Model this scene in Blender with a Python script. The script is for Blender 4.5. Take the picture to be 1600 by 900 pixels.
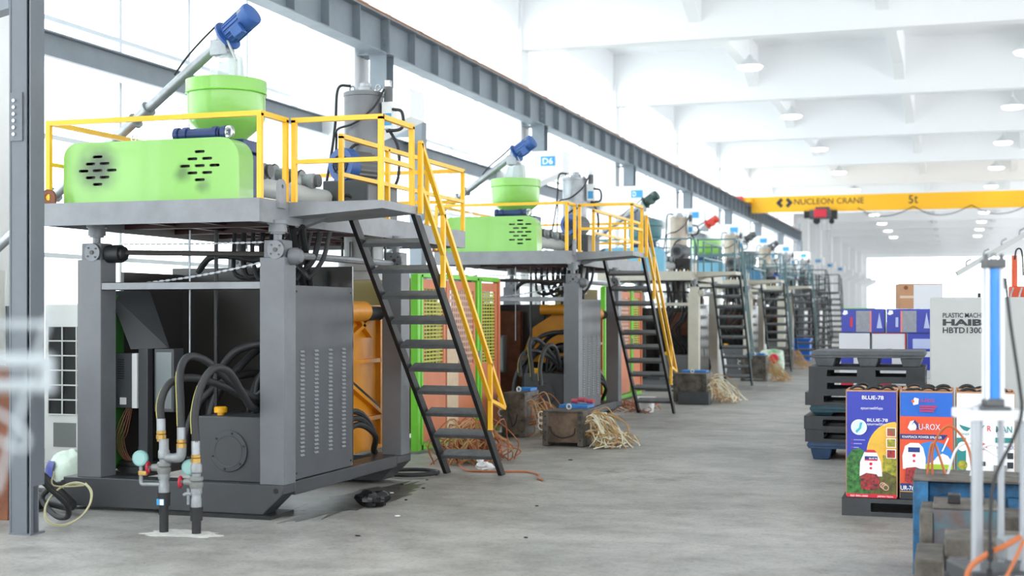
import bpy, bmesh, math, random
from mathutils import Vector, Matrix

# ------------------------------------------------------------------ camera, sky, exposure
SC = bpy.context.scene
for _o in list(bpy.data.objects):
    bpy.data.objects.remove(_o)
COL = SC.collection
FPX = 2150.0
YAW = math.atan((1495 - 800) / FPX)
cam = bpy.data.cameras.new('camera')
cam.sensor_width = 36.0
cam.lens = 36.0 * FPX / 1600
cam.shift_y = 38.0 / 1600
cam.clip_end = 600
cam.clip_start = 0.05
cam.dof.use_dof = True
cam.dof.focus_distance = 12.4
cam.dof.aperture_fstop = 1.7
camo = bpy.data.objects.new('camera', cam)
COL.objects.link(camo)
camo.location = (0, 0, 1.65)
camo.rotation_euler = (math.pi / 2, 0, YAW)
SC.camera = camo

W = bpy.data.worlds.new('overcast_sky')
SC.world = W
W.use_nodes = True
_bg = W.node_tree.nodes['Background']
_bg.inputs[0].default_value = (0.93, 0.97, 1.0, 1)
_bg.inputs[1].default_value = 3.6
SC.view_settings.view_transform = 'Standard'
SC.view_settings.look = 'None'
SC.view_settings.gamma = 1.0
SC.view_settings.exposure = 0.46
SC.view_settings.use_curve_mapping = False
SC.cycles.use_denoising = True
SC.cycles.max_bounces = 8
SC.cycles.diffuse_bounces = 6
SC.cycles.transparent_max_bounces = 12
SC.cycles.sample_clamp_indirect = 8.0

R = random.Random(7)
PI = math.pi


# ------------------------------------------------------------------ materials
MATS = {}


def lin(c):
    return tuple(((v / 255.0) / 12.92 if v / 255.0 <= 0.04045 else ((v / 255.0 + 0.055) / 1.055) ** 2.4) for v in c)


def mat(name, rgb, rough=0.5, metal=0.0, var=0.0, scale=6.0, dark=None, bump=0.0, coat=0.0, emit=0.0, spec=0.5):
    """procedural principled material; rgb in sRGB 0-255, var blends towards `dark` with noise"""
    if name in MATS:
        return MATS[name]
    m = bpy.data.materials.new(name)
    m.use_nodes = True
    nt = m.node_tree
    b = nt.nodes['Principled BSDF']
    c = lin(rgb)
    b.inputs['Base Color'].default_value = (*c, 1)
    b.inputs['Roughness'].default_value = rough
    b.inputs['Metallic'].default_value = metal
    b.inputs['Coat Weight'].default_value = coat
    b.inputs['Specular IOR Level'].default_value = spec
    if emit:
        b.inputs['Emission Color'].default_value = (*c, 1)
        b.inputs['Emission Strength'].default_value = emit
    if var or bump:
        tc = nt.nodes.new('ShaderNodeTexCoord')
        n = nt.nodes.new('ShaderNodeTexNoise')
        n.inputs['Scale'].default_value = scale
        n.inputs['Detail'].default_value = 7
        n.inputs['Roughness'].default_value = 0.65
        nt.links.new(tc.outputs['Object'], n.inputs['Vector'])
        if var:
            r = nt.nodes.new('ShaderNodeValToRGB')
            r.color_ramp.elements[0].position = 0.36
            r.color_ramp.elements[1].position = 0.66
            d = lin(dark) if dark else tuple(v * (1 - var) for v in c)
            r.color_ramp.elements[0].color = (*d, 1)
            r.color_ramp.elements[1].color = (*c, 1)
            nt.links.new(n.outputs['Fac'], r.inputs['Fac'])
            nt.links.new(r.outputs['Color'], b.inputs['Base Color'])
            mr = nt.nodes.new('ShaderNodeMapRange')
            mr.inputs['To Min'].default_value = min(1, rough + 0.12)
            mr.inputs['To Max'].default_value = max(0.05, rough - 0.08)
            nt.links.new(n.outputs['Fac'], mr.inputs['Value'])
            nt.links.new(mr.outputs['Result'], b.inputs['Roughness'])
        if bump:
            bp = nt.nodes.new('ShaderNodeBump')
            bp.inputs['Strength'].default_value = bump
            bp.inputs['Distance'].default_value = 0.02
            nt.links.new(n.outputs['Fac'], bp.inputs['Height'])
            nt.links.new(bp.outputs['Normal'], b.inputs['Normal'])
    MATS[name] = m
    return m


def concrete_floor():
    m = bpy.data.materials.new('worn_concrete_floor')
    m.use_nodes = True
    nt = m.node_tree
    N = nt.nodes.new
    L = nt.links.new
    b = nt.nodes['Principled BSDF']
    tc = N('ShaderNodeTexCoord')

    def noise(scale, detail=8, rough=0.6, stretch=None):
        n = N('ShaderNodeTexNoise')
        n.inputs['Scale'].default_value = scale
        n.inputs['Detail'].default_value = detail
        n.inputs['Roughness'].default_value = rough
        if stretch:
            mp = N('ShaderNodeMapping')
            mp.inputs['Scale'].default_value = stretch[:3]
            mp.inputs['Rotation'].default_value = (0, 0, stretch[3])
            L(tc.outputs['Object'], mp.inputs['Vector'])
            L(mp.outputs['Vector'], n.inputs['Vector'])
        else:
            L(tc.outputs['Object'], n.inputs['Vector'])
        return n

    def ramp(src, p0, c0, p1, c1):
        r = N('ShaderNodeValToRGB')
        r.color_ramp.elements[0].position = p0
        r.color_ramp.elements[1].position = p1
        r.color_ramp.elements[0].color = (*lin(c0), 1)
        r.color_ramp.elements[1].color = (*lin(c1), 1)
        L(src, r.inputs['Fac'])
        return r

    def mix(kind, fac, a, bb):
        x = N('ShaderNodeMix')
        x.data_type = 'RGBA'
        x.blend_type = kind
        x.inputs['Factor'].default_value = fac
        L(a, x.inputs['A'])
        L(bb, x.inputs['B'])
        return x.outputs['Result']
    big = ramp(noise(0.35).outputs['Fac'], 0.3, (152, 150, 146), 0.7, (178, 175, 170))
    mid = ramp(noise(1.6, 9, 0.7).outputs['Fac'], 0.35, (188, 187, 184), 0.6, (255, 255, 255))
    streak = ramp(noise(2.2, 6, 0.6, (0.6, 2.0, 1, 0.9)).outputs['Fac'], 0.34, (196, 195, 192), 0.52, (255, 255, 255))
    fine = ramp(noise(38, 4, 0.7).outputs['Fac'], 0.33, (206, 204, 200), 0.5, (255, 255, 255))
    stain = ramp(noise(0.9, 5, 0.75, (1, 0.6, 1, 0.2)).outputs['Fac'], 0.24, (120, 118, 114), 0.37, (255, 255, 255))
    c = mix('MULTIPLY', 0.8, big.outputs[0], mid.outputs[0])
    c = mix('MULTIPLY', 0.35, c, streak.outputs[0])
    c = mix('MULTIPLY', 0.8, c, fine.outputs[0])
    c = mix('MULTIPLY', 0.75, c, stain.outputs[0])
    L(c, b.inputs['Base Color'])
    rr = N('ShaderNodeMapRange')
    rr.inputs['To Min'].default_value = 0.62
    rr.inputs['To Max'].default_value = 0.36
    L(noise(1.3, 6).outputs['Fac'], rr.inputs['Value'])
    L(rr.outputs['Result'], b.inputs['Roughness'])
    bp = N('ShaderNodeBump')
    bp.inputs['Strength'].default_value = 0.12
    bp.inputs['Distance'].default_value = 0.01
    L(noise(22, 5).outputs['Fac'], bp.inputs['Height'])
    L(bp.outputs['Normal'], b.inputs['Normal'])
    return m


def glass_mat():
    m = bpy.data.materials.new('clear_window_glass')
    m.use_nodes = True
    nt = m.node_tree
    nt.nodes.clear()
    o = nt.nodes.new('ShaderNodeOutputMaterial')
    mx = nt.nodes.new('ShaderNodeMixShader')
    t = nt.nodes.new('ShaderNodeBsdfTransparent')
    t.inputs[0].default_value = (0.95, 0.98, 0.98, 1)
    g = nt.nodes.new('ShaderNodeBsdfGlossy')
    g.inputs['Roughness'].default_value = 0.05
    mx.inputs[0].default_value = 0.06
    nt.links.new(t.outputs[0], mx.inputs[1])
    nt.links.new(g.outputs[0], mx.inputs[2])
    nt.links.new(mx.outputs[0], o.inputs[0])
    return m


def plastic_film(name, rgb, fac):
    m = bpy.data.materials.new(name)
    m.use_nodes = True
    nt = m.node_tree
    b = nt.nodes['Principled BSDF']
    o = nt.nodes['Material Output']
    b.inputs['Base Color'].default_value = (*lin(rgb), 1)
    b.inputs['Roughness'].default_value = 0.25
    mx = nt.nodes.new('ShaderNodeMixShader')
    t = nt.nodes.new('ShaderNodeBsdfTransparent')
    mx.inputs[0].default_value = fac
    nt.links.new(t.outputs[0], mx.inputs[1])
    nt.links.new(b.outputs[0], mx.inputs[2])
    nt.links.new(mx.outputs[0], o.inputs[0])
    return m


M_FLOOR = concrete_floor()
M_GLASS = glass_mat()
M_FILM = plastic_film('clear_plastic_chute', (196, 204, 208), 0.7)
M_WHITE = mat('white_wall_paint', (238, 239, 240), 0.75, var=0.05, scale=0.8)
M_ROOF = mat('white_roof_paint', (240, 241, 242), 0.8)
M_MULL = mat('pale_window_aluminium', (205, 211, 216), 0.5)
M_STEEL = mat('blue_grey_structural_paint', (128, 137, 145), 0.5, var=0.12, scale=2.0)
M_RAILTOP = mat('rusty_crane_rail', (150, 104, 70), 0.6, metal=0.3, var=0.35, scale=5)
M_YEL = mat('yellow_safety_paint', (250, 190, 34), 0.38, var=0.06, scale=7)
M_YELCR = mat('crane_yellow_paint', (255, 190, 8), 0.4, coat=0.2)
M_GREEN = mat('lime_green_paint', (132, 194, 86), 0.28, var=0.05, scale=2, coat=0.3)
M_GREENF = mat('bright_green_frame_paint', (110, 198, 44), 0.4, var=0.06)
M_DECK = mat('grey_deck_paint', (142, 145, 149), 0.48, var=0.2, scale=3.0)
M_DARK = mat('dark_grey_machine_paint', (66, 68, 71), 0.42, var=0.14, scale=2.5)
M_POST = mat('mid_grey_machine_paint', (110, 113, 117), 0.45, var=0.14, scale=3)
M_PANEL = mat('grey_panel_paint', (76, 79, 83), 0.42, var=0.12, scale=2)
M_INNER = mat('charcoal_inner_sheet', (58, 55, 53), 0.24)
M_BLACK = mat('black_paint', (28, 29, 31), 0.5, var=0.2, scale=6)
M_RUBBER = mat('black_rubber_hose', (38, 38, 40), 0.55, var=0.2, scale=20)
M_GALV = mat('galvanised_pipe', (148, 152, 154), 0.45, metal=0.3, var=0.2, scale=18)
M_CHROME = mat('bright_steel', (200, 203, 206), 0.25, metal=0.9, var=0.1, scale=10)
M_STEELM = mat('brushed_steel', (168, 172, 176), 0.4, metal=0.6, var=0.25, scale=6)
M_BRASS = mat('brass_fitting', (196, 160, 92), 0.35, metal=0.8)
M_REDV = mat('red_valve_paint', (188, 36, 58), 0.4)
M_TEALG = mat('pale_teal_gauge_face', (120, 166, 164), 0.35)
M_BLUEM = mat('blue_motor_paint', (52, 92, 158), 0.42, var=0.12, scale=8)
M_BLUED = mat('dark_blue_gearbox_paint', (36, 58, 112), 0.4, var=0.15, scale=6)
M_TREAD = mat('worn_step_steel', (88, 90, 92), 0.5, var=0.35, scale=9)
M_ORY = mat('amber_clamp_paint', (228, 150, 26), 0.42, var=0.14, scale=4)
M_ORANGE = mat('faded_orange_panel', (206, 122, 82), 0.5, var=0.1, scale=4)
M_MESHY = mat('yellow_green_mesh', (176, 178, 62), 0.5)
M_PLANK = mat('pale_plank', (214, 190, 160), 0.7, var=0.14, scale=5)
M_COPPER = mat('copper_orange_tube', (160, 92, 54), 0.45)
M_CREAMT = mat('cream_plastic_tube', (232, 226, 200), 0.45)
M_BLUEMOLD = mat('blue_mould_plate', (48, 128, 206), 0.5, var=0.2, scale=8)
M_MOLD = mat('grimy_mould_steel', (112, 106, 98), 0.5, metal=0.35, var=0.45, scale=6, dark=(62, 56, 50))
M_MOLDRUST = mat('brown_stained_mould_steel', (128, 106, 88), 0.55, metal=0.25, var=0.5, scale=5, dark=(78, 64, 56))
M_MOLDBLUE = mat('chipped_blue_mould', (42, 116, 168), 0.5, var=0.5, scale=7, dark=(38, 66, 84))
M_MOLDTEAL = mat('rusty_teal_mould', (66, 110, 122), 0.55, var=0.6, scale=6, dark=(98, 76, 72))
M_PALLET = mat('black_plastic_pallet', (58, 61, 64), 0.5, var=0.25, scale=8)
M_PALLETB = mat('dark_blue_plastic_pallet', (48, 76, 112), 0.5, var=0.25, scale=8)
M_PALLETT = mat('dark_teal_plastic_pallet', (38, 78, 92), 0.5, var=0.25, scale=8)
M_PALLETG = mat('dusty_grey_plastic_pallet', (104, 108, 112), 0.6, var=0.25, scale=8)
M_CARD = mat('brown_cardboard', (188, 142, 108), 0.75, var=0.1, scale=5)
M_CARDW = mat('white_carton_print', (214, 216, 222), 0.5)
M_PRB = mat('royal_blue_print', (50, 62, 168), 0.35)
M_PRB2 = mat('sky_blue_print', (28, 100, 196), 0.35)
M_PRO = mat('orange_red_print', (228, 84, 50), 0.35)
M_PRR = mat('red_print', (206, 34, 56), 0.4)
M_PRW = mat('white_print', (240, 240, 240), 0.4)
M_PRK = mat('dark_print', (42, 44, 50), 0.4)
M_PRG = mat('leaf_green_print', (70, 140, 62), 0.4, var=1, scale=28, dark=(28, 68, 34))
M_PRF = mat('field_yellow_green_print', (190, 176, 52), 0.4, var=1, scale=30, dark=(98, 112, 40))
M_PRS = mat('sunset_yellow_print', (244, 190, 66), 0.4, var=0.2, scale=6)
M_PRGR = mat('grass_print', (158, 190, 44), 0.4)
M_PRT = mat('teal_print', (40, 132, 130), 0.4)
M_PREN = mat('red_engine_print', (196, 52, 52), 0.4, var=1, scale=40, dark=(50, 40, 42))
M_PRN = mat('navy_print', (28, 52, 120), 0.4)
M_CAB = mat('pale_grey_cabinet_paint', (184, 187, 185), 0.45, var=0.05, scale=3)
M_CHILL = mat('off_white_sheet_metal', (226, 228, 226), 0.5)
M_BLUECYL = mat('blue_cylinder_paint', (40, 132, 216), 0.3, coat=0.3)
M_ALU = mat('pale_aluminium', (176, 180, 186), 0.3, metal=0.55)
M_RUST = mat('rust_brown_steel', (130, 78, 52), 0.7, var=0.35, scale=8)
M_BEIGE = mat('beige_machine_paint', (188, 184, 170), 0.5, var=0.14, scale=3)
M_TAN = mat('tan_accumulator_head', (186, 174, 158), 0.45, metal=0.2, var=0.2, scale=4)
M_LBLUE = mat('light_blue_machine_paint', (118, 178, 204), 0.45, var=0.1, scale=3)
M_MBLUE = mat('mid_blue_machine_paint', (56, 122, 168), 0.45, var=0.12, scale=3)
M_TEALH = mat('dark_teal_hopper_paint', (62, 118, 124), 0.42, var=0.12, scale=4)
M_TEALR = mat('teal_grey_rail_paint', (96, 130, 136), 0.45, var=0.2, scale=7)
M_TEALK = mat('very_dark_teal_paint', (34, 52, 54), 0.5, var=0.2, scale=7)
M_DGREEN = mat('dark_green_motor_paint', (48, 72, 66), 0.45)
M_REDM = mat('red_motor_paint', (206, 62, 48), 0.42)
M_DGREY = mat('dark_grey_motor_paint', (86, 88, 90), 0.45)
M_REDHOIST = mat('red_hoist_paint', (214, 40, 62), 0.4)
M_SIGNB = mat('blue_sign_print', (60, 148, 202), 0.4)
M_LAMP = mat('pendant_lamp_glow', (255, 252, 244), 0.5, emit=6.0)
M_LAMPSH = mat('grey_lamp_shade', (214, 217, 219), 0.4)
M_BAGP = mat('pale_green_plastic_bag', (206, 220, 206), 0.35, var=0.15, scale=8, bump=0.5)
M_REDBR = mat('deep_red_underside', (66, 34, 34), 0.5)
M_LENS = mat('amber_cap_plastic', (236, 172, 20), 0.35)
M_ORTUBE = mat('orange_air_hose', (178, 98, 52), 0.45)
M_WOVEN = mat('white_woven_sack', (224, 226, 224), 0.7, var=0.12, scale=10)
M_SOOT = mat('lime_green_paint_with_soot', (138, 194, 96), 0.3, coat=0.3)


def soot(m, spots):
    """dark dusty smudges blown out of the vent slots (spots: x, y, z, radius, strength in object space)"""
    nt = m.node_tree
    b = nt.nodes['Principled BSDF']
    tc = nt.nodes.new('ShaderNodeTexCoord')
    base = nt.nodes.new('ShaderNodeRGB')
    base.outputs[0].default_value = b.inputs['Base Color'].default_value
    col = base.outputs[0]
    for (x, y, z, r, s) in spots:
        d = nt.nodes.new('ShaderNodeVectorMath')
        d.operation = 'DISTANCE'
        d.inputs[1].default_value = (x, y, z)
        nn = nt.nodes.new('ShaderNodeTexNoise')
        nn.inputs['Scale'].default_value = 5
        nt.links.new(tc.outputs['Object'], nn.inputs['Vector'])
        ad = nt.nodes.new('ShaderNodeVectorMath')
        ad.operation = 'MULTIPLY_ADD'
        ad.inputs[1].default_value = (0.12, 0.0, 0.12)
        nt.links.new(nn.outputs['Color'], ad.inputs[0])
        nt.links.new(tc.outputs['Object'], ad.inputs[2])
        nt.links.new(ad.outputs[0], d.inputs[0])
        mr = nt.nodes.new('ShaderNodeMapRange')
        mr.interpolation_type = 'SMOOTHSTEP'
        mr.inputs['From Min'].default_value = r * 0.15
        mr.inputs['From Max'].default_value = r
        mr.inputs['To Min'].default_value = s
        mr.inputs['To Max'].default_value = 0
        nt.links.new(d.outputs['Value'], mr.inputs['Value'])
        x2 = nt.nodes.new('ShaderNodeMix')
        x2.data_type = 'RGBA'
        x2.inputs['B'].default_value = (*lin((48, 56, 44)), 1)
        nt.links.new(mr.outputs['Result'], x2.inputs['Factor'])
        nt.links.new(col, x2.inputs['A'])
        col = x2.outputs['Result']
    nt.links.new(col, b.inputs['Base Color'])


# ------------------------------------------------------------------ mesh helpers
OFF = Vector((0, 0, 0))      # offset added to everything authored for the first machine


def V(*a):
    return Vector(a)


def frame(d):
    d = d.normalized()
    u = Vector((0, 0, 1)) if abs(d.z) < 0.95 else Vector((0, 1, 0))
    s = d.cross(u).normalized()
    return s, s.cross(d).normalized()


def catmull(pts, k=6):
    pts = [Vector(p) for p in pts]
    if len(pts) < 3:
        return pts
    P = [pts[0] * 2 - pts[1]] + pts + [pts[-1] * 2 - pts[-2]]
    out = []
    for i in range(1, len(P) - 2):
        a, b, c, d = P[i - 1:i + 3]
        for j in range(k):
            t = j / k
            out.append(0.5 * ((2 * b) + (c - a) * t + (2 * a - 5 * b + 4 * c - d) * t * t + (3 * b - a - 3 * c + d) * t ** 3))
    out.append(pts[-1])
    return out


class G:
    def __init__(s):
        s.b = bmesh.new()

    def v(s, p):
        return s.b.verts.new(Vector(p))

    def box(s, x0, x1, y0, y1, z0, z1):
        c = [s.v((x, y, z)) for x in (x0, x1) for y in (y0, y1) for z in (z0, z1)]
        for f in ((0, 1, 3, 2), (4, 6, 7, 5), (0, 4, 5, 1), (2, 3, 7, 6), (0, 2, 6, 4), (1, 5, 7, 3)):
            s.b.faces.new([c[i] for i in f])
        return s

    def obox(s, c, sx, sy, sz, rz=0.0, rx=0.0, ry=0.0):
        m = Matrix.Translation(Vector(c)) @ Matrix.Rotation(rz, 4, 'Z') @ Matrix.Rotation(ry, 4, 'Y') @ Matrix.Rotation(rx, 4, 'X')
        n0 = len(s.b.verts)
        s.box(-sx / 2, sx / 2, -sy / 2, sy / 2, -sz / 2, sz / 2)
        s.b.verts.ensure_lookup_table()
        for i in range(n0, len(s.b.verts)):
            s.b.verts[i].co = m @ s.b.verts[i].co
        return s

    def bar(s, p0, p1, w, h):
        p0, p1 = Vector(p0), Vector(p1)
        a, b = frame(p1 - p0)
        q = [s.v(p + a * (w / 2 * i) + b * (h / 2 * j)) for p in (p0, p1) for i, j in ((-1, -1), (1, -1), (1, 1), (-1, 1))]
        for f in ((3, 2, 1, 0), (4, 5, 6, 7), (0, 1, 5, 4), (1, 2, 6, 5), (2, 3, 7, 6), (3, 0, 4, 7)):
            s.b.faces.new([q[i] for i in f])
        return s

    def rings(s, centers, radii, n=16, cap=True, dirs=None):
        prev = None
        cs = [Vector(c) for c in centers]
        a = b = None
        first = last = None
        for i, c in enumerate(cs):
            if dirs:
                d = Vector(dirs)
            else:
                d = (cs[min(i + 1, len(cs) - 1)] - cs[max(i - 1, 0)])
            d.normalize()
            if a is None:
                a, b = frame(d)
            else:
                a = (a - d * a.dot(d)).normalized()
                b = a.cross(d).normalized()
            ring = [s.v(c + (a * math.cos(2 * PI * j / n) + b * math.sin(2 * PI * j / n)) * radii[i]) for j in range(n)]
            if prev:
                for j in range(n):
                    s.b.faces.new((prev[j], prev[(j + 1) % n], ring[(j + 1) % n], ring[j]))
            else:
                first = ring
            prev = ring
        last = prev
        if cap:
            s.b.faces.new(list(reversed(first)))
            s.b.faces.new(last)
        return s

    def cyl(s, p0, p1, r, r2=None, n=16, cap=True):
        return s.rings([p0, p1], [r, r if r2 is None else r2], n, cap, dirs=(Vector(p1) - Vector(p0)))

    def lathe(s, base, axis, prof, n=24, cap=True):
        """prof: (radius, distance along axis)"""
        base, axis = Vector(base), Vector(axis).normalized()
        return s.rings([base + axis * t for r, t in prof], [max(r, 1e-4) for r, t in prof], n, cap, dirs=axis)

    def tube(s, pts, r, n=8, k=6, smooth=True):
        q = catmull(pts, k) if smooth else [Vector(p) for p in pts]
        return s.rings(q, [r] * len(q), n)

    def prism(s, poly, axis, a0, a1):
        def mk(u, v, w):
            return {'x': (w, u, v), 'y': (u, w, v), 'z': (u, v, w)}[axis]
        A = [s.v(mk(u, v, a0)) for u, v in poly]
        B = [s.v(mk(u, v, a1)) for u, v in poly]
        n = len(poly)
        s.b.faces.new(A)
        s.b.faces.new(list(reversed(B)))
        for i in range(n):
            s.b.faces.new((A[i], B[i], B[(i + 1) % n], A[(i + 1) % n]))
        return s

    def plate(s, outer, holes, axis, a0, a1):
        """flat plate with real holes, extruded from a0 to a1 along axis"""
        def mk(u, v, w):
            return {'x': (w, u, v), 'y': (u, w, v), 'z': (u, v, w)}[axis]
        t = bmesh.new()
        es = []
        for loop in [outer] + holes:
            vs = [t.verts.new(mk(u, v, a0)) for u, v in loop]
            for i in range(len(vs)):
                es.append(t.edges.new((vs[i], vs[(i + 1) % len(vs)])))
        bmesh.ops.triangle_fill(t, use_beauty=True, use_dissolve=True, edges=es)
        r = bmesh.ops.extrude_face_region(t, geom=t.faces[:])
        dv = Vector(mk(0, 0, a1 - a0))
        bmesh.ops.translate(t, verts=[e for e in r['geom'] if isinstance(e, bmesh.types.BMVert)], vec=dv)
        me = bpy.data.meshes.new('t')
        t.to_mesh(me)
        t.free()
        s.b.from_mesh(me)
        bpy.data.meshes.remove(me)
        return s

    def torus(s, c, normal, Rr, r, n=20, m=8):
        c = Vector(c)
        a, b = frame(Vector(normal))
        nn = Vector(normal).normalized()
        rg = []
        for i in range(n):
            t = 2 * PI * i / n
            d = a * math.cos(t) + b * math.sin(t)
            rg.append([s.v(c + d * (Rr + r * math.cos(2 * PI * j / m)) + nn * (r * math.sin(2 * PI * j / m))) for j in range(m)])
        for i in range(n):
            for j in range(m):
                s.b.faces.new((rg[i][j], rg[(i + 1) % n][j], rg[(i + 1) % n][(j + 1) % m], rg[i][(j + 1) % m]))
        return s

    def ball(s, c, rx, ry=None, rz=None, seg=14):
        m = Matrix.Translation(Vector(c)) @ Matrix.Diagonal((rx, ry or rx, rz or rx, 1))
        bmesh.ops.create_uvsphere(s.b, u_segments=seg, v_segments=max(6, seg // 2), radius=1, matrix=m)
        return s

    def chain(s, p0, p1, r=0.008, sag=0.0):
        p0, p1 = Vector(p0), Vector(p1)
        n = max(4, int((p1 - p0).length / (r * 3.4)))
        for i in range(n):
            t0, t1 = i / n, (i + 1.25) / n
            q0, q1 = p0.lerp(p1, t0), p0.lerp(p1, min(1, t1))
            q0.z -= sag * 4 * t0 * (1 - t0)
            q1.z -= sag * 4 * t1 * (1 - t1)
            s.bar(q0, q1, r * (2.0 if i % 2 else 0.7), r * (0.7 if i % 2 else 2.0))
        return s

    def build(s, name, m, parent=None, bevel=0.0, smooth=35, off=True, kind=None, label=None):
        bmesh.ops.recalc_face_normals(s.b, faces=s.b.faces[:])
        me = bpy.data.meshes.new(name)
        if off:
            for v in s.b.verts:
                v.co += OFF
        o = bpy.data.objects.new(name, me)
        if parent is not None:
            loc = parent_abs(parent)
        else:
            xs = [v.co for v in s.b.verts]
            loc = Vector(((min(p.x for p in xs) + max(p.x for p in xs)) / 2, (min(p.y for p in xs) + max(p.y for p in xs)) / 2, min(p.z for p in xs)))
            o.location = loc
        for v in s.b.verts:
            v.co -= loc
        s.b.to_mesh(me)
        s.b.free()
        if smooth:
            me.shade_smooth()
            me.set_sharp_from_angle(angle=math.radians(smooth))
        me.materials.append(m)
        COL.objects.link(o)
        if parent is not None:
            o.parent = parent
        if bevel:
            md = o.modifiers.new('edge', 'BEVEL')
            md.width = bevel
            md.segments = 2
            md.limit_method = 'ANGLE'
            md.angle_limit = math.radians(50)
        if kind:
            o['kind'] = kind
        if label:
            o['label'] = label
        return o


def parent_abs(p):
    loc = Vector((0, 0, 0))
    while p is not None:
        loc = loc + Vector(p.location)
        p = p.parent
    return loc


def tag(o, label, cat, group=None, kind=None):
    o['label'] = label
    o['category'] = cat
    if group:
        o['group'] = group
    if kind:
        o['kind'] = kind
    return o


def thing(name, label, cat, base, group=None, kind=None):
    o = bpy.data.objects.new(name, None)
    COL.objects.link(o)
    o.location = Vector(base) + OFF
    o.empty_display_size = 0.1
    return tag(o, label, cat, group, kind)


def struct(name, g, m, label=None, cat=None, parent=None, bevel=0.0, smooth=35):
    o = g.build(name, m, parent, bevel, smooth, off=False)
    if parent is None:
        o['kind'] = 'structure'
        if label:
            o['label'] = label
            o['category'] = cat
    return o


def text(s, name, m, parent, at, w, h, axis='-y', thick=0.002, bold=0.0, shear=0.0):
    """flat lettering fitted into w x h with its lower left corner at `at`, facing -Y (or +X)"""
    cu = bpy.data.curves.new(name, 'FONT')
    cu.body = s
    cu.offset = bold
    cu.shear = shear
    cu.resolution_u = 3
    t = bpy.data.objects.new(name, cu)
    COL.objects.link(t)
    dg = bpy.context.evaluated_depsgraph_get()
    me = bpy.data.meshes.new_from_object(t.evaluated_get(dg))
    bpy.data.objects.remove(t)
    if len(me.vertices) == 0:
        return None
    g = G()
    g.b.from_mesh(me)
    bpy.data.meshes.remove(me)
    xs = [v.co.x for v in g.b.verts]
    ys = [v.co.y for v in g.b.verts]
    kx = w / (max(xs) - min(xs))
    ky = h / (max(ys) - min(ys))
    x0, y0 = min(xs), min(ys)
    at = Vector(at)
    for v in g.b.verts:
        u, q = (v.co.x - x0) * kx, (v.co.y - y0) * ky
        if axis == '-y':
            v.co = at + Vector((u, -thick, q))
        else:
            v.co = at + Vector((thick, u, q))
    return g.build(name, m, parent, smooth=0)


def copy_tree(src, parent=None):
    c = src.copy()
    COL.objects.link(c)
    c.parent = parent
    for ch in src.children:
        copy_tree(ch, c)
    return c


def stadium(cx, cz, w, h, n=5):
    r = h / 2
    out = []
    for k in range(n + 1):
        t = -PI / 2 + PI * k / n
        out.append((cx + w / 2 - r + r * math.cos(t), cz + r * math.sin(t)))
    for k in range(n + 1):
        t = PI / 2 + PI * k / n
        out.append((cx - w / 2 + r + r * math.cos(t), cz + r * math.sin(t)))
    return out


def rounded(x0, x1, z0, z1, rtl, rtr, n=7):
    """rectangle with rounded top corners (u, v)"""
    p = [(x0, z0), (x1, z0)]
    for k in range(n + 1):
        t = PI / 2 * k / n
        p.append((x1 - rtr + rtr * math.cos(t), z1 - rtr + rtr * math.sin(t)))
    for k in range(n + 1):
        t = PI / 2 + PI / 2 * k / n
        p.append((x0 + rtl + rtl * math.cos(t), z1 - rtl + rtl * math.sin(t)))
    return p


# ------------------------------------------------------------------ the hall
YK = [21.2 + 9.15 * k for k in range(-2, 16)]
XW = -10.5
YEND = 166.0
floor = struct('floor', G().box(XW - 0.3, 12.3, -7, YEND, -0.25, 0), M_FLOOR, smooth=0)
ceiling = struct('ceiling', G().box(XW - 0.3, 12.3, -7, YEND, 9.2, 9.4), M_ROOF, smooth=0)
for y in YK:
    struct('roof_beam', G().prism([(XW - 0.2, 9.2), (XW - 0.2, 7.68), (12.2, 7.68), (12.2, 9.2)], 'y', y - 0.2, y + 0.2), M_ROOF, parent=ceiling, smooth=0)
for i in range(len(YK) - 1):
    for x in (-9.7, -5.5, -1.5, 2.5, 6.5, 10.5):
        g = G().prism([(YK[i] + 0.2, 9.2), (YK[i] + 0.2, 8.05), (YK[i] + 1.1, 8.35), (YK[i + 1] - 1.1, 8.35), (YK[i + 1] - 0.2, 8.05), (YK[i + 1] - 0.2, 9.2)], 'x', x - 0.14, x + 0.14)
        struct('cross_beam', g, M_ROOF, parent=ceiling, smooth=0)

wall_left = struct('wall_left', G().box(XW - 0.25, XW, -7, 85, 0, 0.9), M_WHITE, smooth=0)
wl2 = struct('wall_left_far', G().box(XW - 0.25, XW, 85, YEND, 0, 9.2), M_WHITE, smooth=0)
wl2.name = 'wall_left'
struct('wall_front_unseen', G().box(XW, 12, -7.25, -7, 0, 2.6).box(XW, 12, -7.25, -7, 6.6, 9.2), M_WHITE, smooth=0)  # unseen wall behind the camera, added to cut light on camera-facing surfaces
struct('wall_right', G().box(12, 12.25, -7, YEND, 0, 1.0).box(12, 12.25, -7, YEND, 6.5, 9.2), M_WHITE, smooth=0)  # out of view; solid upper band added to darken the ceiling at right
wb = struct('wall_back', G().box(XW, 12, YEND - 0.3, YEND, 0, 0.4).box(XW, 12, YEND - 0.3, YEND, 8.9, 9.2), M_WHITE, smooth=0)

# glazed bays of the left wall: frames and single panes
ZR = [0.9, 2.35, 3.8, 5.25, 6.9, 9.2]
pane_mesh = {}


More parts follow.
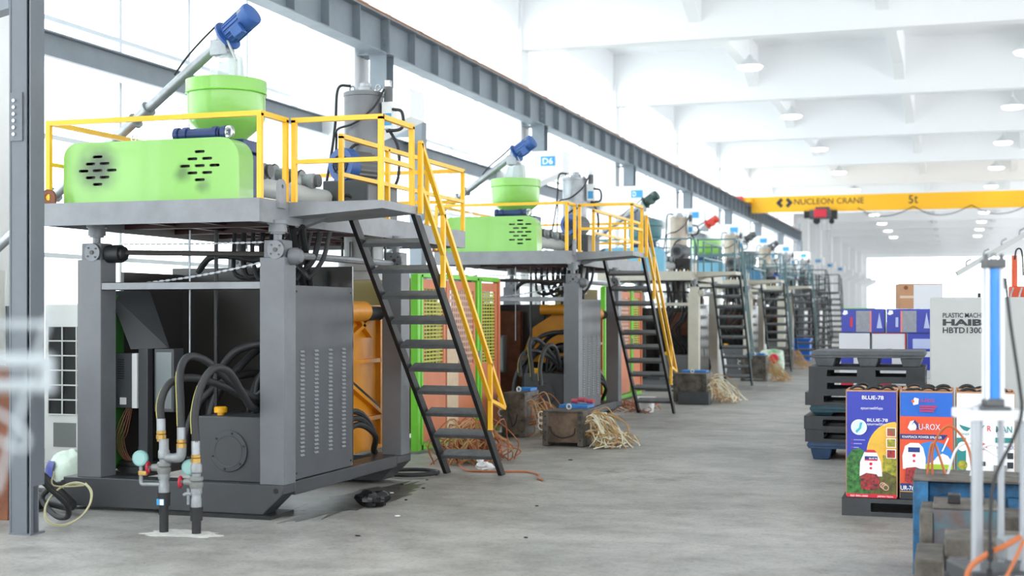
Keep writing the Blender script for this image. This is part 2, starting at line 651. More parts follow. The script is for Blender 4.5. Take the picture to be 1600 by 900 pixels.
def window(n, x, y0, y1, ncol, zr, glass=True):
    w = thing('window_%d' % n, 'tall glazed bay with pale aluminium mullions', 'window', (x, (y0 + y1) / 2, zr[0]))
    w['kind'] = 'structure'
    del w['category'], w['label']
    g = G()
    ys = [y0 + (y1 - y0) * i / ncol for i in range(ncol + 1)]
    for y in ys:
        g.box(x - 0.05, x + 0.05, y - 0.03, y + 0.03, zr[0], zr[-1])
    for z in zr:
        g.box(x - 0.045, x + 0.045, y0, y1, z - 0.03 if z > zr[0] else z, z + 0.03 if z < zr[-1] else z)
    g.build('window_frame', M_MULL, w, smooth=0)
    for i in range(ncol):
        for j in range(len(zr) - 1):
            key = (round(ys[1] - ys[0], 3), round(zr[j + 1] - zr[j], 3))
            if key not in pane_mesh:
                p = G().box(-0.004, 0.004, 0.03, key[0] - 0.03, 0.03, key[1] - 0.03).build('pane', M_GLASS, None, smooth=0, off=False)
                me = p.data
                for vv in me.vertices:
                    vv.co += p.location
                bpy.data.objects.remove(p)
                pane_mesh[key] = me
            o = bpy.data.objects.new('pane', pane_mesh[key])
            COL.objects.link(o)
            o.parent = w
            o.location = Vector((x, ys[i], zr[j])) - w.location


nw = 1
for i in range(0, 8):
    window(nw, XW - 0.1, YK[i] + 0.3, YK[i + 1] - 0.3, 5, ZR)
    nw += 1
# right wall and far wall glazing (plain large panes)
for i in range(-1, len(YK) - 1):
    y0 = YK[i] if i >= 0 else -6
    g = G()
    for z in (1.0, 3.6, 6.4, 9.15):
        g.box(12.05, 12.15, y0 + 0.2, YK[i + 1] - 0.2, z, z + 0.05)
    for k in range(5):
        yy = y0 + 0.2 + (YK[i + 1] - y0 - 0.4) * k / 4
        g.box(12.05, 12.15, yy - 0.03, yy + 0.03, 1.0, 9.2)
    wr = struct('window_%d' % nw, g, M_MULL, smooth=0)
    nw += 1
g = G()
for k in range(12):
    x = XW + 0.2 + 22.0 * k / 11
    g.box(x - 0.05, x + 0.05, YEND - 0.2, YEND - 0.1, 0.4, 8.9)
for z in (2.5, 4.6, 6.8):
    g.box(XW, 12, YEND - 0.2, YEND - 0.1, z - 0.04, z + 0.04)
wf = struct('window_%d' % nw, g, M_MULL, smooth=0)
struct('pane', G().box(XW, 12, YEND - 0.16, YEND - 0.15, 0.4, 8.9), M_GLASS, parent=wf, smooth=0)

# concrete columns with corbels, blue bay signs and steel stubs carrying the crane girder
GX, GZ = -9.15, 6.6
BAYS = {3: 'D6', 4: 'D', 5: ''}
ORD = ['first', 'second', 'third', 'fourth', 'fifth', 'sixth', 'seventh', 'eighth', 'ninth', 'tenth', 'eleventh', 'twelfth', 'thirteenth', 'fourteenth', 'fifteenth', 'sixteenth', 'seventeenth', 'eighteenth']
for i, y in enumerate(YK):
    c = thing('concrete_column', '%s white concrete column along the window wall, counted from the camera' % ORD[i], 'column', (-9.75, y, 0), 'white columns along the window wall', 'structure')
    struct('shaft', G().box(-10.35, -9.5, y - 0.3, y + 0.3, 0, 9.2), M_WHITE, parent=c, smooth=0)
    if i >= 2:
        struct('corbel', G().prism([(-9.5, 4.45), (-8.5, 4.85), (-8.5, 5.32), (-9.5, 5.32)], 'y', y - 0.32, y + 0.32), M_WHITE, parent=c, smooth=0)
    if 3 <= i <= 12:
        sg = tag(G().box(-9.02, -8.68, y - 0.335, y - 0.322, 4.98, 5.2).build('bay_sign', M_SIGNB, None, smooth=0),
                 'small blue bay number sign on the %s white column' % ORD[i], 'sign', 'blue bay signs on the columns')
        if BAYS.get(i):
            text(BAYS[i], 'lettering', M_PRW, sg, (-8.97, y - 0.336, 5.02), 0.24 if len(BAYS[i]) > 1 else 0.1, 0.14, bold=0.01)
    if 1 <= i <= 9:
        st = thing('girder_stub', 'short grey steel stub standing on the corbel of the %s column' % ORD[i], 'steel stub', (GX, y, 5.32), 'steel stubs under the crane girder', 'structure')
        g = G().box(GX - 0.14, GX + 0.16, y - 0.16, y - 0.145, 5.34, 5.92).box(GX - 0.14, GX + 0.16, y + 0.145, y + 0.16, 5.34, 5.92).box(GX, GX + 0.015, y - 0.145, y + 0.145, 5.34, 5.92)
        struct('stub_post', g, M_STEEL, parent=st, smooth=0)
        struct('cap_plate', G().box(GX - 0.35, GX + 0.24, y - 0.2, y + 0.2, 5.92, 5.94).box(GX - 0.2, GX + 0.22, y - 0.2, y + 0.2, 5.32, 5.34), M_STEEL, parent=st, smooth=0)

# crane girder: one beam per bay, each with its stiffeners
G0, G1 = 5.94, 6.55
for i in range(1, 9):
    y0, y1 = YK[i], YK[i + 1]
    gi = thing('crane_girder', 'grey stiffened crane girder span between the %s and %s columns' % (ORD[i], ORD[i + 1]), 'girder', (GX, (y0 + y1) / 2, G0), 'crane girder spans along the window wall', 'structure')
    struct('web', G().box(GX - 0.01, GX + 0.01, y0 + 0.01, y1 - 0.01, G0 + 0.02, G1 - 0.02), M_STEEL, parent=gi, smooth=0)
    struct('top_flange', G().box(GX - 0.17, GX + 0.17, y0 + 0.01, y1 - 0.01, G1 - 0.02, G1), M_STEEL, parent=gi, smooth=0)
    struct('bottom_flange', G().box(GX - 0.15, GX + 0.15, y0 + 0.01, y1 - 0.01, G0, G0 + 0.02), M_STEEL, parent=gi, smooth=0)
    struct('crane_rail', G().box(GX + 0.06, GX + 0.13, y0, y1, G1 + 0.015, G1 + 0.07).box(GX + 0.02, GX + 0.17, y0, y1, G1, G1 + 0.015), M_RAILTOP, parent=gi, smooth=0)
    ns = 8
    for k in range(ns + 1):
        yy = y0 + 0.02 + (y1 - y0 - 0.04) * k / ns
        g = G()
        if k in (0, ns):
            holes = [[(GX + 0.07 + 0.018 * math.cos(t), zz + 0.018 * math.sin(t)) for t in [2 * PI * q / 8 for q in range(8)]] for zz in (6.1, 6.23, 6.36)]
            g.plate([(GX + 0.01, G0 + 0.02), (GX + 0.15, G0 + 0.02), (GX + 0.15, G1 - 0.02), (GX + 0.01, G1 - 0.02)], holes, 'y', yy - 0.008, yy + 0.008)
        else:
            g.box(GX + 0.01, GX + 0.145, yy - 0.008, yy + 0.008, G0 + 0.02, G1 - 0.02)
        struct('stiffener', g, M_STEEL, parent=gi, smooth=0)
ge = YK[9]
st = tag(G().box(GX - 0.06, GX + 0.06, ge - 0.1, ge + 0.1, G1 + 0.05, G1 + 0.55).build('end_stop', M_STEEL, None, smooth=0), 'grey end stop standing on the far end of the crane girder', 'crane stop')

# lower runway beam in front of the glazing with brackets on light posts
lb = thing('runway_beam', 'long low blue-grey runway beam in front of the windows', 'beam', (-10.1, 40, 4.62), None, 'structure')
struct('beam_web', G().box(-10.11, -10.09, 2, 84, 4.62, 4.92), M_STEEL, parent=lb, smooth=0)
struct('bottom_flange', G().box(-10.22, -9.98, 2, 84, 4.6, 4.62), mat('lit_flange_tone', (206, 212, 218), 0.5), parent=lb, smooth=0)  # light on the flange put into its colour, paler than the web
struct('top_flange', G().box(-10.2, -10.0, 2, 84, 4.9, 4.92), M_STEEL, parent=lb, smooth=0)
for y in (24.6, 44.0, 62.0):
    g = G().box(-9.98, -9.72, y - 0.13, y + 0.13, 0, 5.3)
    p = tag(g.build('runway_post', M_STEEL, None, bevel=0.006), 'blue-grey steel post beside the low runway beam, %s' % {24.6: 'behind the nearest machine', 44.0: 'behind the third machine', 62.0: 'furthest one'}[y], 'post', 'runway posts', 'structure')
    G().bar((-9.98, y, 5.1), (-10.4, y, 5.1), 0.1, 0.16).build('bracket', M_STEEL, p)

# tall H-section column in the left foreground
M_COLM = mat('dark_blue_grey_column_paint', (106, 112, 119), 0.5, var=0.12, scale=2)
hc = thing('steel_column', 'tall grey H-section steel column in the left foreground', 'column', (-6.6, 8.6, 0), None, 'structure')
cx, cy = -6.6, 8.66
G().box(cx - 0.1, cx - 0.087, cy - 0.08, cy + 0.08, 0.01, 6.2).box(cx + 0.077, cx + 0.09, cy - 0.08, cy + 0.08, 0.36, 6.2).box(cx - 0.087, cx + 0.077, cy + 0.02, cy + 0.03, 0.01, 6.2).build('h_section', M_COLM, hc, smooth=0)
G().box(cx - 0.087, cx + 0.05, cy - 0.075, cy - 0.06, 0.01, 6.2).build('front_plate', M_COLM, hc, smooth=0)
G().box(cx + 0.077, cx + 0.09, cy - 0.08, cy - 0.05, 0.01, 0.36).build('base_plate', M_COLM, hc, smooth=0)
G().box(cx - 0.1, cx + 0.09, cy - 0.085, cy + 0.085, 0, 0.012).build('foot_plate', M_COLM, hc, smooth=0)
sp = G().box(cx - 0.09, cx + 0.02, cy - 0.088, cy - 0.075, 2.92, 3.28).build('splice_plate', M_COLM, hc, smooth=0)
for k in range(6):
    G().cyl((cx - 0.05, cy - 0.1, 2.97 + k * 0.05), (cx - 0.05, cy - 0.086, 2.97 + k * 0.05), 0.014, n=6).build('bolt', M_CHROME, sp)
struct('column_brace', G().bar((cx - 0.1, cy, 4.0), (cx - 2.4, cy + 1.0, 3.95), 0.12, 0.16), M_COLM, parent=hc)
struct('head_beam', G().box(cx - 0.1, cx + 0.1, 2, 12, 6.2, 6.5), M_COLM, parent=hc, smooth=0)

# overhead travelling crane
cr = thing('bridge_crane', 'yellow five-tonne overhead bridge crane spanning the hall', 'bridge crane', (0, 63.2, 6.18), None)
CY = 63.0
G().box(-8.9, 11.0, CY, CY + 0.32, 6.18, 6.9).build('bridge_beam', M_YELCR, cr, bevel=0.01)
G().box(-9.35, -8.85, CY - 0.5, CY + 0.8, 6.62, 6.86).build('end_carriage', M_YELCR, cr, bevel=0.01)
for k in (-0.35, 0.65):
    G().cyl((-9.22, CY + k, 6.66), (-9.08, CY + k, 6.66), 0.09).build('wheel', M_DGREY, cr)
G().box(-9.55, -9.2, CY - 0.72, CY - 0.45, 6.6, 6.9).build('travel_motor', M_REDHOIST, cr, bevel=0.03)
text('NUCLEON CRANE', 'lettering', M_PRK, cr, (-6.98, CY - 0.002, 6.5), 3.05, 0.27, thick=0.005, bold=0.006)
text('5', 'lettering', M_PRK, cr, (-2.02, CY - 0.002, 6.44), 0.2, 0.36, thick=0.005, bold=0.01)
text('t', 'lettering', M_PRK, cr, (-1.78, CY - 0.002, 6.44), 0.15, 0.34, thick=0.005, bold=0.01)
for sx in (-1, 1):
    px = -7.42
    poly = [(px + sx * 0.03, 6.66), (px + sx * 0.14, 6.77), (px + sx * 0.26, 6.77), (px + sx * 0.34, 6.64), (px + sx * 0.26, 6.5), (px + sx * 0.14, 6.5), (px + sx * 0.22, 6.64)]
    poly = [(px + sx * 0.05, 6.72), (px + sx * 0.16, 6.83), (px + sx * 0.38, 6.6), (px + sx * 0.16, 6.37), (px + sx * 0.05, 6.48), (px + sx * 0.17, 6.6)]
    G().prism(poly, 'y', CY - 0.008, CY - 0.002).build('emblem', M_PRK, cr, smooth=0)
g = G()
for k in range(5):
    x0 = -4.2 + k * 2.4
    g.tube([(x0, CY - 0.1, 6.3), (x0 + 0.6, CY - 0.1, 5.98), (x0 + 1.2, CY - 0.1, 5.9), (x0 + 1.8, CY - 0.1, 6.02), (x0 + 2.4, CY - 0.1, 6.3)], 0.02, n=6)
g.build('festoon_cable', M_BLACK, cr)
ho = thing('electric_hoist', 'red and black electric hoist hanging under the yellow crane beam', 'hoist', (-5.75, CY - 0.3, 5.6))
G().cyl((-6.25, CY - 0.35, 6.02), (-5.3, CY - 0.35, 6.02), 0.22, n=18).build('drum', M_DGREY, ho)
G().box(-6.05, -5.5, CY - 0.64, CY - 0.42, 5.88, 6.24).build('drum_cover', M_REDHOIST, ho, bevel=0.03)
G().cyl((-6.5, CY - 0.35, 6.02), (-6.25, CY - 0.35, 6.02), 0.17).build('hoist_motor', M_BLACK, ho)
G().box(-5.32, -5.05, CY - 0.5, CY - 0.2, 5.8, 6.2).build('control_box', M_BLACK, ho, bevel=0.02)
G().box(-6.0, -5.4, CY - 0.45, CY + 0.4, 6.2, 6.34).build('trolley', M_DGREY, ho)
G().cyl((-5.95, CY - 0.42, 5.74), (-5.95, CY - 0.28, 5.74), 0.16).cyl((-5.3, CY - 0.42, 5.7), (-5.3, CY - 0.28, 5.7), 0.12).build('sheave', M_BLACK, ho)
for x in (-5.9, -5.72, -5.5, -5.32):
    G().cyl((x, CY - 0.35, 2.2), (x, CY - 0.35, 5.8), 0.012, n=6).build('wire_rope', M_STEELM, ho)
G().box(-5.95, -5.28, CY - 0.42, CY - 0.28, 1.95, 2.25).torus((-5.6, CY - 0.35, 1.85), (0, 1, 0), 0.09, 0.025).build('hook_block', M_DGREY, ho)

# pendant lamps
lamp0 = None
for i in range(2, 13):
    for x in (-4.95, 1.6):
        y = YK[i] + 4.4
        lab = '%s white pendant lamp of the %s row, counted from the camera' % (ORD[i - 2], 'left' if x < 0 else 'right')
        if lamp0 is None:
            lamp0 = thing('pendant_lamp', lab, 'lamp', (x, y, 7.8), 'pendant lamps')
            G().cyl((x, y, 8.05), (x, y, 9.2), 0.018, n=6).build('rod', M_LAMPSH, lamp0)
            G().lathe((x, y, 7.78), (0, 0, 1), [(0.3, 0), (0.31, 0.02), (0.24, 0.14), (0.1, 0.24), (0.06, 0.32), (0.03, 0.36)], 18, cap=False).build('shade', M_LAMPSH, lamp0)
            G().lathe((x, y, 7.74), (0, 0, 1), [(0.05, 0), (0.26, 0.02), (0.33, 0.08)], 16).build('bulb', M_LAMP, lamp0)
        else:
            l = copy_tree(lamp0)
            l.location = (x, y, 7.8)
            l['label'] = lab


# ------------------------------------------------------------------ blow moulding machines
def hexpts(cx, cz, r, n=8, ph=0.0):
    return [(cx + r * math.cos(ph + 2 * PI * k / n), cz + r * math.sin(ph + 2 * PI * k / n)) for k in range(n)]


def machine(dy, S):
    """one machine, authored at the place of the nearest one and shifted by dy along the hall"""
    global OFF
    OFF = Vector((S.get('dx', 0), dy, S.get('dz', 0)))
    zo = -S.get('dz', 0)                       # floor level in authored coordinates
    who = S['who']
    near = S['detail'] >= 2
    DK, PO, RA, BA = S['deck'], S['post'], S['rail'], S['base']
    # ---------------- base machine
    b = thing('moulding_machine', '%s frame of the %s, with hydraulics between its posts' % (S['frame_word'], who), 'machine', (-6.1, 11.2, zo), 'moulding machines along the aisle')
    G().prism([(-7.15, zo + 0.03), (-5.28, zo + 0.03), (-5.1, 0.2), (-5.1, 0.27), (-7.15, 0.27)], 'y', 9.85, 10.07).build('front_sill', BA, b, 0.006)
    G().prism([(-7.15, zo + 0.03), (-5.28, zo + 0.03), (-5.1, 0.2), (-5.1, 0.27), (-7.15, 0.27)], 'y', 12.2, 12.55).build('rear_sill', BA, b, 0.006)
    G().box(-5.32, -5.1, 10.07, 12.2, 0.17, 0.28).build('side_sill', BA, b, 0.006)
    G().box(-7.15, -6.93, 10.07, 12.2, 0.17, 0.28).build('side_sill', BA, b, 0.006)
    G().box(-6.2, -5.18, 9.8, 10.2, zo, zo + 0.03).build('floor_shim', M_BLACK, b)
    G().cyl((-5.16, 9.846, 0.225), (-5.16, 9.852, 0.225), 0.022, n=12).build('lifting_hole', M_BLACK, b)
    posts = [(-7.02, -6.79, 9.86, 10.08, 2.23), (-5.31, -5.09, 9.86, 10.06, 2.23), (-5.3, -5.1, 12.3, 12.52, 2.23), (-7.02, -6.8, 12.3, 12.52, 2.23)]
    for (x0, x1, y0, y1, zt) in posts:
        p = G().box(x0, x1, y0, y1, 0.27, zt - 0.14).build('post', PO, b, 0.006)
        xm, ym = (x0 + x1) / 2, (y0 + y1) / 2
        G().box(x0 + 0.02, x1 - 0.02, y0 + 0.03, y1 - 0.02, zt - 0.15, zt).build('post_cap', PO, p, 0.008)
        if near:
            e = G().cyl((xm + 0.03, y0 - 0.005, zt - 0.08), (xm + 0.03, y0 + 0.035, zt - 0.08), 0.075, n=20).build('pivot_plate', MATS.get('dull_jack_steel') or mat('dull_jack_steel', (112, 115, 118), 0.4, metal=0.4), p)
            g = G()
            for q in range(4):
                t = 0.7 + q * PI / 2
                g.cyl((xm + 0.03 + 0.05 * math.cos(t), y0 - 0.012, zt - 0.08 + 0.05 * math.sin(t)), (xm + 0.03 + 0.05 * math.cos(t), y0, zt - 0.08 + 0.05 * math.sin(t)), 0.008, n=6)
            g.cyl((xm + 0.03, y0 - 0.014, zt - 0.08), (xm + 0.03, y0, zt - 0.08), 0.018, n=10)
            g.build('pivot_bolts', M_INNER, p, kind='stuff')
        G().lathe((xm, ym, zt), (0, 0, 1), [(0.035, 0), (0.035, 0.05), (0.06, 0.05), (0.06, 0.065), (0.075, 0.065), (0.075, 0.1), (0.07, 0.1), (0.07, 0.13), (0.085, 0.13), (0.085, 0.16)], 16).build('screw_jack', mat('dull_jack_steel', (112, 115, 118), 0.4, metal=0.4), p)
    G().box(-6.79, -5.31, 9.87, 9.89, 1.835, 1.9).box(-6.79, -5.31, 9.87, 9.92, 1.895, 1.9).box(-6.79, -5.31, 9.87, 9.92, 1.835, 1.84).build('cross_bar', S.get('bar', M_DECK), b, smooth=0)
    G().cyl((-6.79, 9.97, 2.14), (-6.66, 9.97, 2.14), 0.075, n=16).lathe((-6.66, 9.97, 2.14), (1, 0, 0), [(0.06, 0), (0.06, 0.03), (0.02, 0.05), (0.02, 0.06)], 14).build('jack_gearbox', M_BLACK, b)
    G().cyl((-6.62, 9.97, 2.15), (-5.31, 9.97, 2.12), 0.022, n=8).build('drive_shaft', M_INNER, b)
    G().cyl((-5.2, 10.06, 2.12), (-5.2, 12.3, 2.12), 0.03, n=8).build('drive_shaft', M_STEELM, b)
    G().lathe((-5.09, 9.98, 2.1), (1, 0, 0), [(0.07, 0), (0.07, 0.05), (0.05, 0.09), (0.03, 0.1)], 14).build('jack_gearbox', PO, b)
    # side panel with rows of louvres
    pn = G().box(-5.13, -5.105, 10.07, 11.19, 0.29, 1.87).build('side_panel', S['panel'], b, 0.004)
    if near:
        for cy_ in (10.2, 10.46, 10.73, 11.0):
            g = G()
            for k in range(26):
                z = 0.47 + k * 0.034
                g.prism([(-5.106, z), (-5.094, z + 0.002), (-5.106, z + 0.02)], 'y', cy_ - 0.036, cy_ + 0.036)
            g.build('louvre_column', mat('louvre_highlight_paint', (124, 128, 132), 0.35), pn, kind='stuff', smooth=0)
        for (yy, zz) in ((10.1, 1.82), (11.15, 1.82), (10.1, 0.34), (11.15, 0.34)):
            G().cyl((-5.106, yy, zz), (-5.1, yy, zz), 0.009, n=6).build('screw', M_INNER, pn)
    # inner sheets
    G().box(-7.0, -5.16, 11.3, 11.33, 0.3, 2.06 if S['detail'] > 2 else 1.8).build('back_sheet', M_INNER, b)
    G().box(-6.93, -6.9, 10.36, 11.3, 0.3, 2.0).build('inner_side_sheet', M_INNER, b)
    G().box(-6.2, -5.2, 11.24, 11.3, 0.9, 0.98).build('inner_rail', M_INNER, b)
    G().box(-6.93, -6.9, 10.1, 10.36, 0.3, 1.8).build('inner_side_sheet', mat('inner_green_sheet', (48, 112, 40), 0.45), b)
    for x in (-6.05, -5.75, -5.42):
        G().box(x, x + 0.035, 11.26, 11.3, 0.3, 2.02).build('sheet_stiffener', M_BLACK, b)
    # clamp unit in amber paint
    cl = G().box(-5.52, -5.46, 11.4, 12.75, 0.3, 1.72).build('clamp_plate', S['clamp'], b, 0.006)
    for (p, q) in (((11.42, 0.35), (11.42, 1.7)), ((12.55, 0.35), (12.55, 1.6)), ((11.42, 1.18), (12.55, 1.18)), ((11.42, 0.62), (12.55, 0.62))):
        G().bar((-5.44, p[0], p[1]), (-5.44, q[0], q[1]), 0.05, 0.04).build('clamp_frame', S['clamp'], cl, smooth=0)
    for (p, q) in (((11.5, 1.3), (12.55, 1.68)), ((12.55, 0.66), (11.5, 1.1)), ((11.95, 1.62), (12.3, 1.42))):
        G().bar((-5.43, p[0], p[1]), (-5.43, q[0], q[1]), 0.06, 0.035).build('clamp_rib', S['clamp'], cl)
    G().bar((-5.435, 12.5, 0.72), (-5.435, 11.5, 1.14), 0.05, 0.03).build('dark_rib', M_BLACK, cl)
    G().cyl((-5.34, 11.24, 1.66), (-5.34, 11.95, 1.66), 0.095, n=18).build('clamp_cylinder', S['clamp'], b)
    G().cyl((-5.34, 11.95, 1.64), (-5.34, 12.3, 1.64), 0.07, n=14).build('clamp_rod', M_BLACK, b)
    G().bar((-5.4, 11.6, 1.56), (-5.44, 11.5, 1.3), 0.06, 0.05).build('clamp_bracket', S['clamp'], b)
    g = G()
    for q in range(3):
        g.tube([(-5.3 - q * 0.04, 11.25, 0.5 + q * 0.08), (-5.22, 11.55, 0.62 + q * 0.06), (-5.2, 11.9, 0.5), (-5.3, 12.1, 0.34), (-5.35, 12.25, 0.3)], 0.028, n=8)
    g.build('low_hoses', M_RUBBER, b, kind='stuff')
    # rear post by the opening
    # hydraulic reservoir
    rs = G().box(-5.93, -5.33, 9.96, 10.75, 0.27, 0.8).build('reservoir', BA, b, 0.008)
    G().cyl((-5.64, 9.96, 0.52), (-5.64, 9.942, 0.52), 0.168, n=32).build('round_cover', BA, rs, 0.003)
    G().torus((-5.64, 9.941, 0.52), (0, 1, 0), 0.125, 0.004, n=32, m=5).build('cover_ring', M_PANEL, rs)
    for q in range(6):
        t = 0.3 + q * PI / 3
        G().cyl((-5.64 + 0.148 * math.cos(t), 9.934, 0.52 + 0.148 * math.sin(t)), (-5.64 + 0.148 * math.cos(t), 9.943, 0.52 + 0.148 * math.sin(t)), 0.009, n=6).build('cover_bolt', M_BLACK, rs)
    G().lathe((-5.8, 10.1, 0.8), (0, 0, 1), [(0.03, 0), (0.03, 0.02), (0.055, 0.022), (0.055, 0.06), (0.045, 0.07)], 14).build('filler_cap', M_LENS, rs)
    if near:
        # open flap, inverter box and inner door
        g = G()
        q = [(-6.97, 10.24, 1.83), (-6.74, 10.5, 1.83), (-6.42, 10.3, 1.345), (-6.7, 10.16, 1.335)]
        n_ = Vector((0.2, 0.6, 0.35)).normalized() * 0.012
        A = [g.v(Vector(p)) for p in q]
        B = [g.v(Vector(p) + n_) for p in q]
        g.b.faces.new(A)
        g.b.faces.new(list(reversed(B)))
        for k in range(4):
            g.b.faces.new((A[k], B[k], B[(k + 1) % 4], A[(k + 1) % 4]))
        g.build('open_flap', M_DARK, b, smooth=0)
        iv = G().box(-6.88, -6.71, 10.2, 10.4, 0.83, 1.3).build('inverter_box', M_PANEL, b, 0.006)
        G().box(-6.71, -6.66, 10.19, 10.4, 0.83, 1.3).build('inverter_side', M_CHILL, iv, 0.004)
        g = G()
        for k in range(9):
            g.box(-6.85, -6.79, 10.195, 10.201, 1.08 + k * 0.02, 1.088 + k * 0.02)
        g.build('vent_slots', M_BLACK, iv, kind='stuff', smooth=0)
        G().box(-6.83, -6.77, 10.194, 10.201, 0.86, 0.92).build('rating_label', M_PRW, iv, smooth=0)
        G().box(-6.65, -6.56, 10.2, 10.28, 0.28, 1.34).build('inner_post', M_DARK, b, 0.004)
        dr = G().box(-6.52, -6.33, 10.24, 10.4, 0.8, 1.34).build('switch_box', M_PANEL, b, 0.006)
        G().box(-6.5, -6.35, 10.234, 10.24, 0.83, 1.31).build('switch_box_door', mat('smoky_door_glass', (118, 126, 128), 0.2), dr, smooth=0)
        g = G()
        for q in range(5):
            g.tube([(-6.8 + q * 0.014, 10.25, 0.83), (-6.84 + q * 0.02, 10.2, 0.7 - q * 0.02), (-6.88 + q * 0.022, 10.2, 0.55), (-6.84 + q * 0.018, 10.25, 0.4), (-6.72 + q * 0.02, 10.3, 0.3)], 0.004 + 0.002 * (q % 2), n=6)
        g.build('cable_bundle', mat('brown_cable', (112, 70, 48), 0.5), b, kind='stuff')
        G().lathe((-6.72, 10.35, 0.28), (0, 0, 1), [(0.2, 0), (0.2, 0.05), (0.18, 0.06), (0.18, 0.09), (0.03, 0.1), (0.03, 0.2)], 20).build('pump_flange', M_BLACK, b)
        G().lathe((-5.98, 10.5, 0.3), (0, 0, 1), [(0.16, 0), (0.16, 0.1), (0.14, 0.12), (0.14, 0.2), (0.05, 0.22)], 20).build('pump_flange', M_BLACK, b)
        # valve block and amber hoses at the back
        vb = G().box(-5.62, -5.33, 10.7, 11.0, 0.8, 0.92).build('valve_block', M_INNER, b, 0.004)
        for q in range(4):
            G().box(-5.6 + q * 0.075, -5.55 + q * 0.075, 10.66, 10.78, 0.9, 1.03).build('valve_coil', M_BLACK, vb, 0.004)
        G().box(-5.5, -5.44, 10.64, 10.67, 0.88, 0.94).build('steel_fitting', M_CHROME, vb)
        G().prism([(-5.33, 0.92), (-5.2, 0.92), (-5.2, 1.25), (-5.27, 1.25), (-5.36, 1.05)], 'y', 10.85, 11.05).build('clamp_lug', S['clamp'], b)
        # thick hoses from the risers to the machine
        hz = [
            ([(-5.69, 9.03, 0.8), (-5.705, 9.05, 0.98), (-5.66, 9.12, 1.12), (-5.56, 9.3, 1.145), (-5.46, 9.6, 1.06), (-5.38, 9.95, 0.92), (-5.22, 10.5, 0.86), (-5.22, 10.9, 0.88)], 0.03),
            ([(-5.51, 9.02, 0.74), (-5.535, 9.05, 0.95), (-5.6, 9.15, 1.2), (-5.585, 9.25, 1.31), (-5.5, 9.4, 1.26), (-5.4, 9.75, 1.02), (-5.32, 10.2, 0.9), (-5.2, 10.9, 0.97)], 0.03),
            ([(-5.4, 9.04, 0.68), (-5.42, 9.06, 0.9), (-5.4, 9.12, 1.1), (-5.34, 9.2, 1.225), (-5.29, 9.34, 1.19), (-5.3, 9.58, 1.0), (-5.36, 9.83, 0.89), (-5.37, 10.08, 0.87), (-5.3, 10.35, 0.9), (-5.2, 10.8, 0.95)], 0.03),
            ([(-6.0, 10.2, 0.42), (-5.98, 10.2, 0.7), (-5.92, 10.3, 1.0), (-5.8, 10.5, 1.12), (-5.6, 10.9, 1.1), (-5.45, 11.2, 1.06)], 0.035),
            ([(-6.1, 10.0, 0.4), (-6.12, 10.1, 0.65), (-6.05, 10.2, 0.9), (-5.85, 10.4, 1.14), (-5.7, 10.6, 1.34), (-5.5, 10.8, 1.4), (-5.2, 11.0, 1.36)], 0.032),
            ([(-5.7, 10.5, 0.4), (-5.75, 10.5, 0.8), (-5.72, 10.6, 1.1), (-5.6, 10.8, 1.2), (-5.3, 10.95, 1.12), (-5.2, 11.0, 1.1)], 0.03),
            ([(-5.9, 10.3, 0.3), (-5.75, 10.35, 0.65), (-5.5, 10.4, 0.95), (-5.3, 10.6, 1.02), (-5.2, 10.8, 1.0)], 0.018),
        ]
        hz += [([(-6.05, 10.3, 0.5), (-5.99, 10.3, 1.0), (-5.85, 10.35, 1.28), (-5.65, 10.4, 1.375), (-5.4, 10.45, 1.385), (-5.2, 10.5, 1.38)], 0.034),
               ([(-5.64, 10.4, 0.82), (-5.62, 10.4, 1.05), (-5.52, 10.4, 1.17), (-5.38, 10.4, 1.15), (-5.22, 10.45, 1.1)], 0.03),
               ([(-5.66, 10.3, 0.82), (-5.55, 10.3, 0.98), (-5.4, 10.35, 1.02), (-5.22, 10.4, 1.02)], 0.018)]
        for pts, r in hz:
            ho_ = G().tube(pts, r, n=12, k=7).build('hydraulic_hose', M_RUBBER, b)
            if pts[0][1] < 9.1:
                a_ = [Vector(p) + Vector((-0.021, -0.0205, 0)) for p in catmull(pts, 7)[2:15]]
                G().tube(a_, 0.0045, n=5, smooth=False).build('yellow_stripe', mat('hose_print_yellow', (196, 186, 90), 0.5), ho_)
        # hoses and cables hung under the deck
        for q in range(7):
            x = -5.95 + q * 0.09
            G().tube([(x, 10.6, 2.33), (x + 0.02, 10.55, 2.15), (x + 0.06 + 0.02 * q, 10.5, 1.98 - 0.02 * (q % 3)), (x + 0.2, 10.55, 1.95 + 0.03 * (q % 2)), (x + 0.3, 10.6, 2.1), (x + 0.34, 10.65, 2.33)], 0.02 + 0.005 * (q % 2), n=8).build('looped_hose', M_RUBBER, b)
        G().tube([(-6.25, 10.5, 2.0), (-6.1, 10.45, 2.12), (-5.9, 10.45, 2.13), (-5.7, 10.5, 2.1), (-5.5, 10.5, 2.16), (-5.35, 10.55, 2.33)], 0.028, n=10).build('looped_hose', M_RUBBER, b)
        G().chain((-6.66, 9.93, 2.22), (-5.31, 9.93, 2.215), 0.0075, 0.006).build('drive_chain', M_STEELM, b, kind='stuff')
        G().chain((-6.45, 9.93, 1.89), (-5.31, 9.95, 2.06), 0.0085, 0.02).build('drive_chain', M_STEELM, b, kind='stuff')
        G().cyl((-6.12, 10.15, 2.34), (-6.12, 10.15, 1.27), 0.008, n=6).build('hanging_rod', M_STEELM, b)
        G().cyl((-5.9, 10.2, 2.34), (-5.9, 10.2, 0.5), 0.018, n=8).build('hanging_rod', M_BLACK, b)
        G().cyl((-5.25, 10.3, 2.36), (-5.45, 10.9, 1.9), 0.03, n=8).build('hanging_hose', M_RUBBER, b)
        G().cyl((-5.18, 10.35, 2.36), (-5.42, 10.98, 1.88), 0.03, n=8).build('hanging_hose', M_RUBBER, b)
    else:
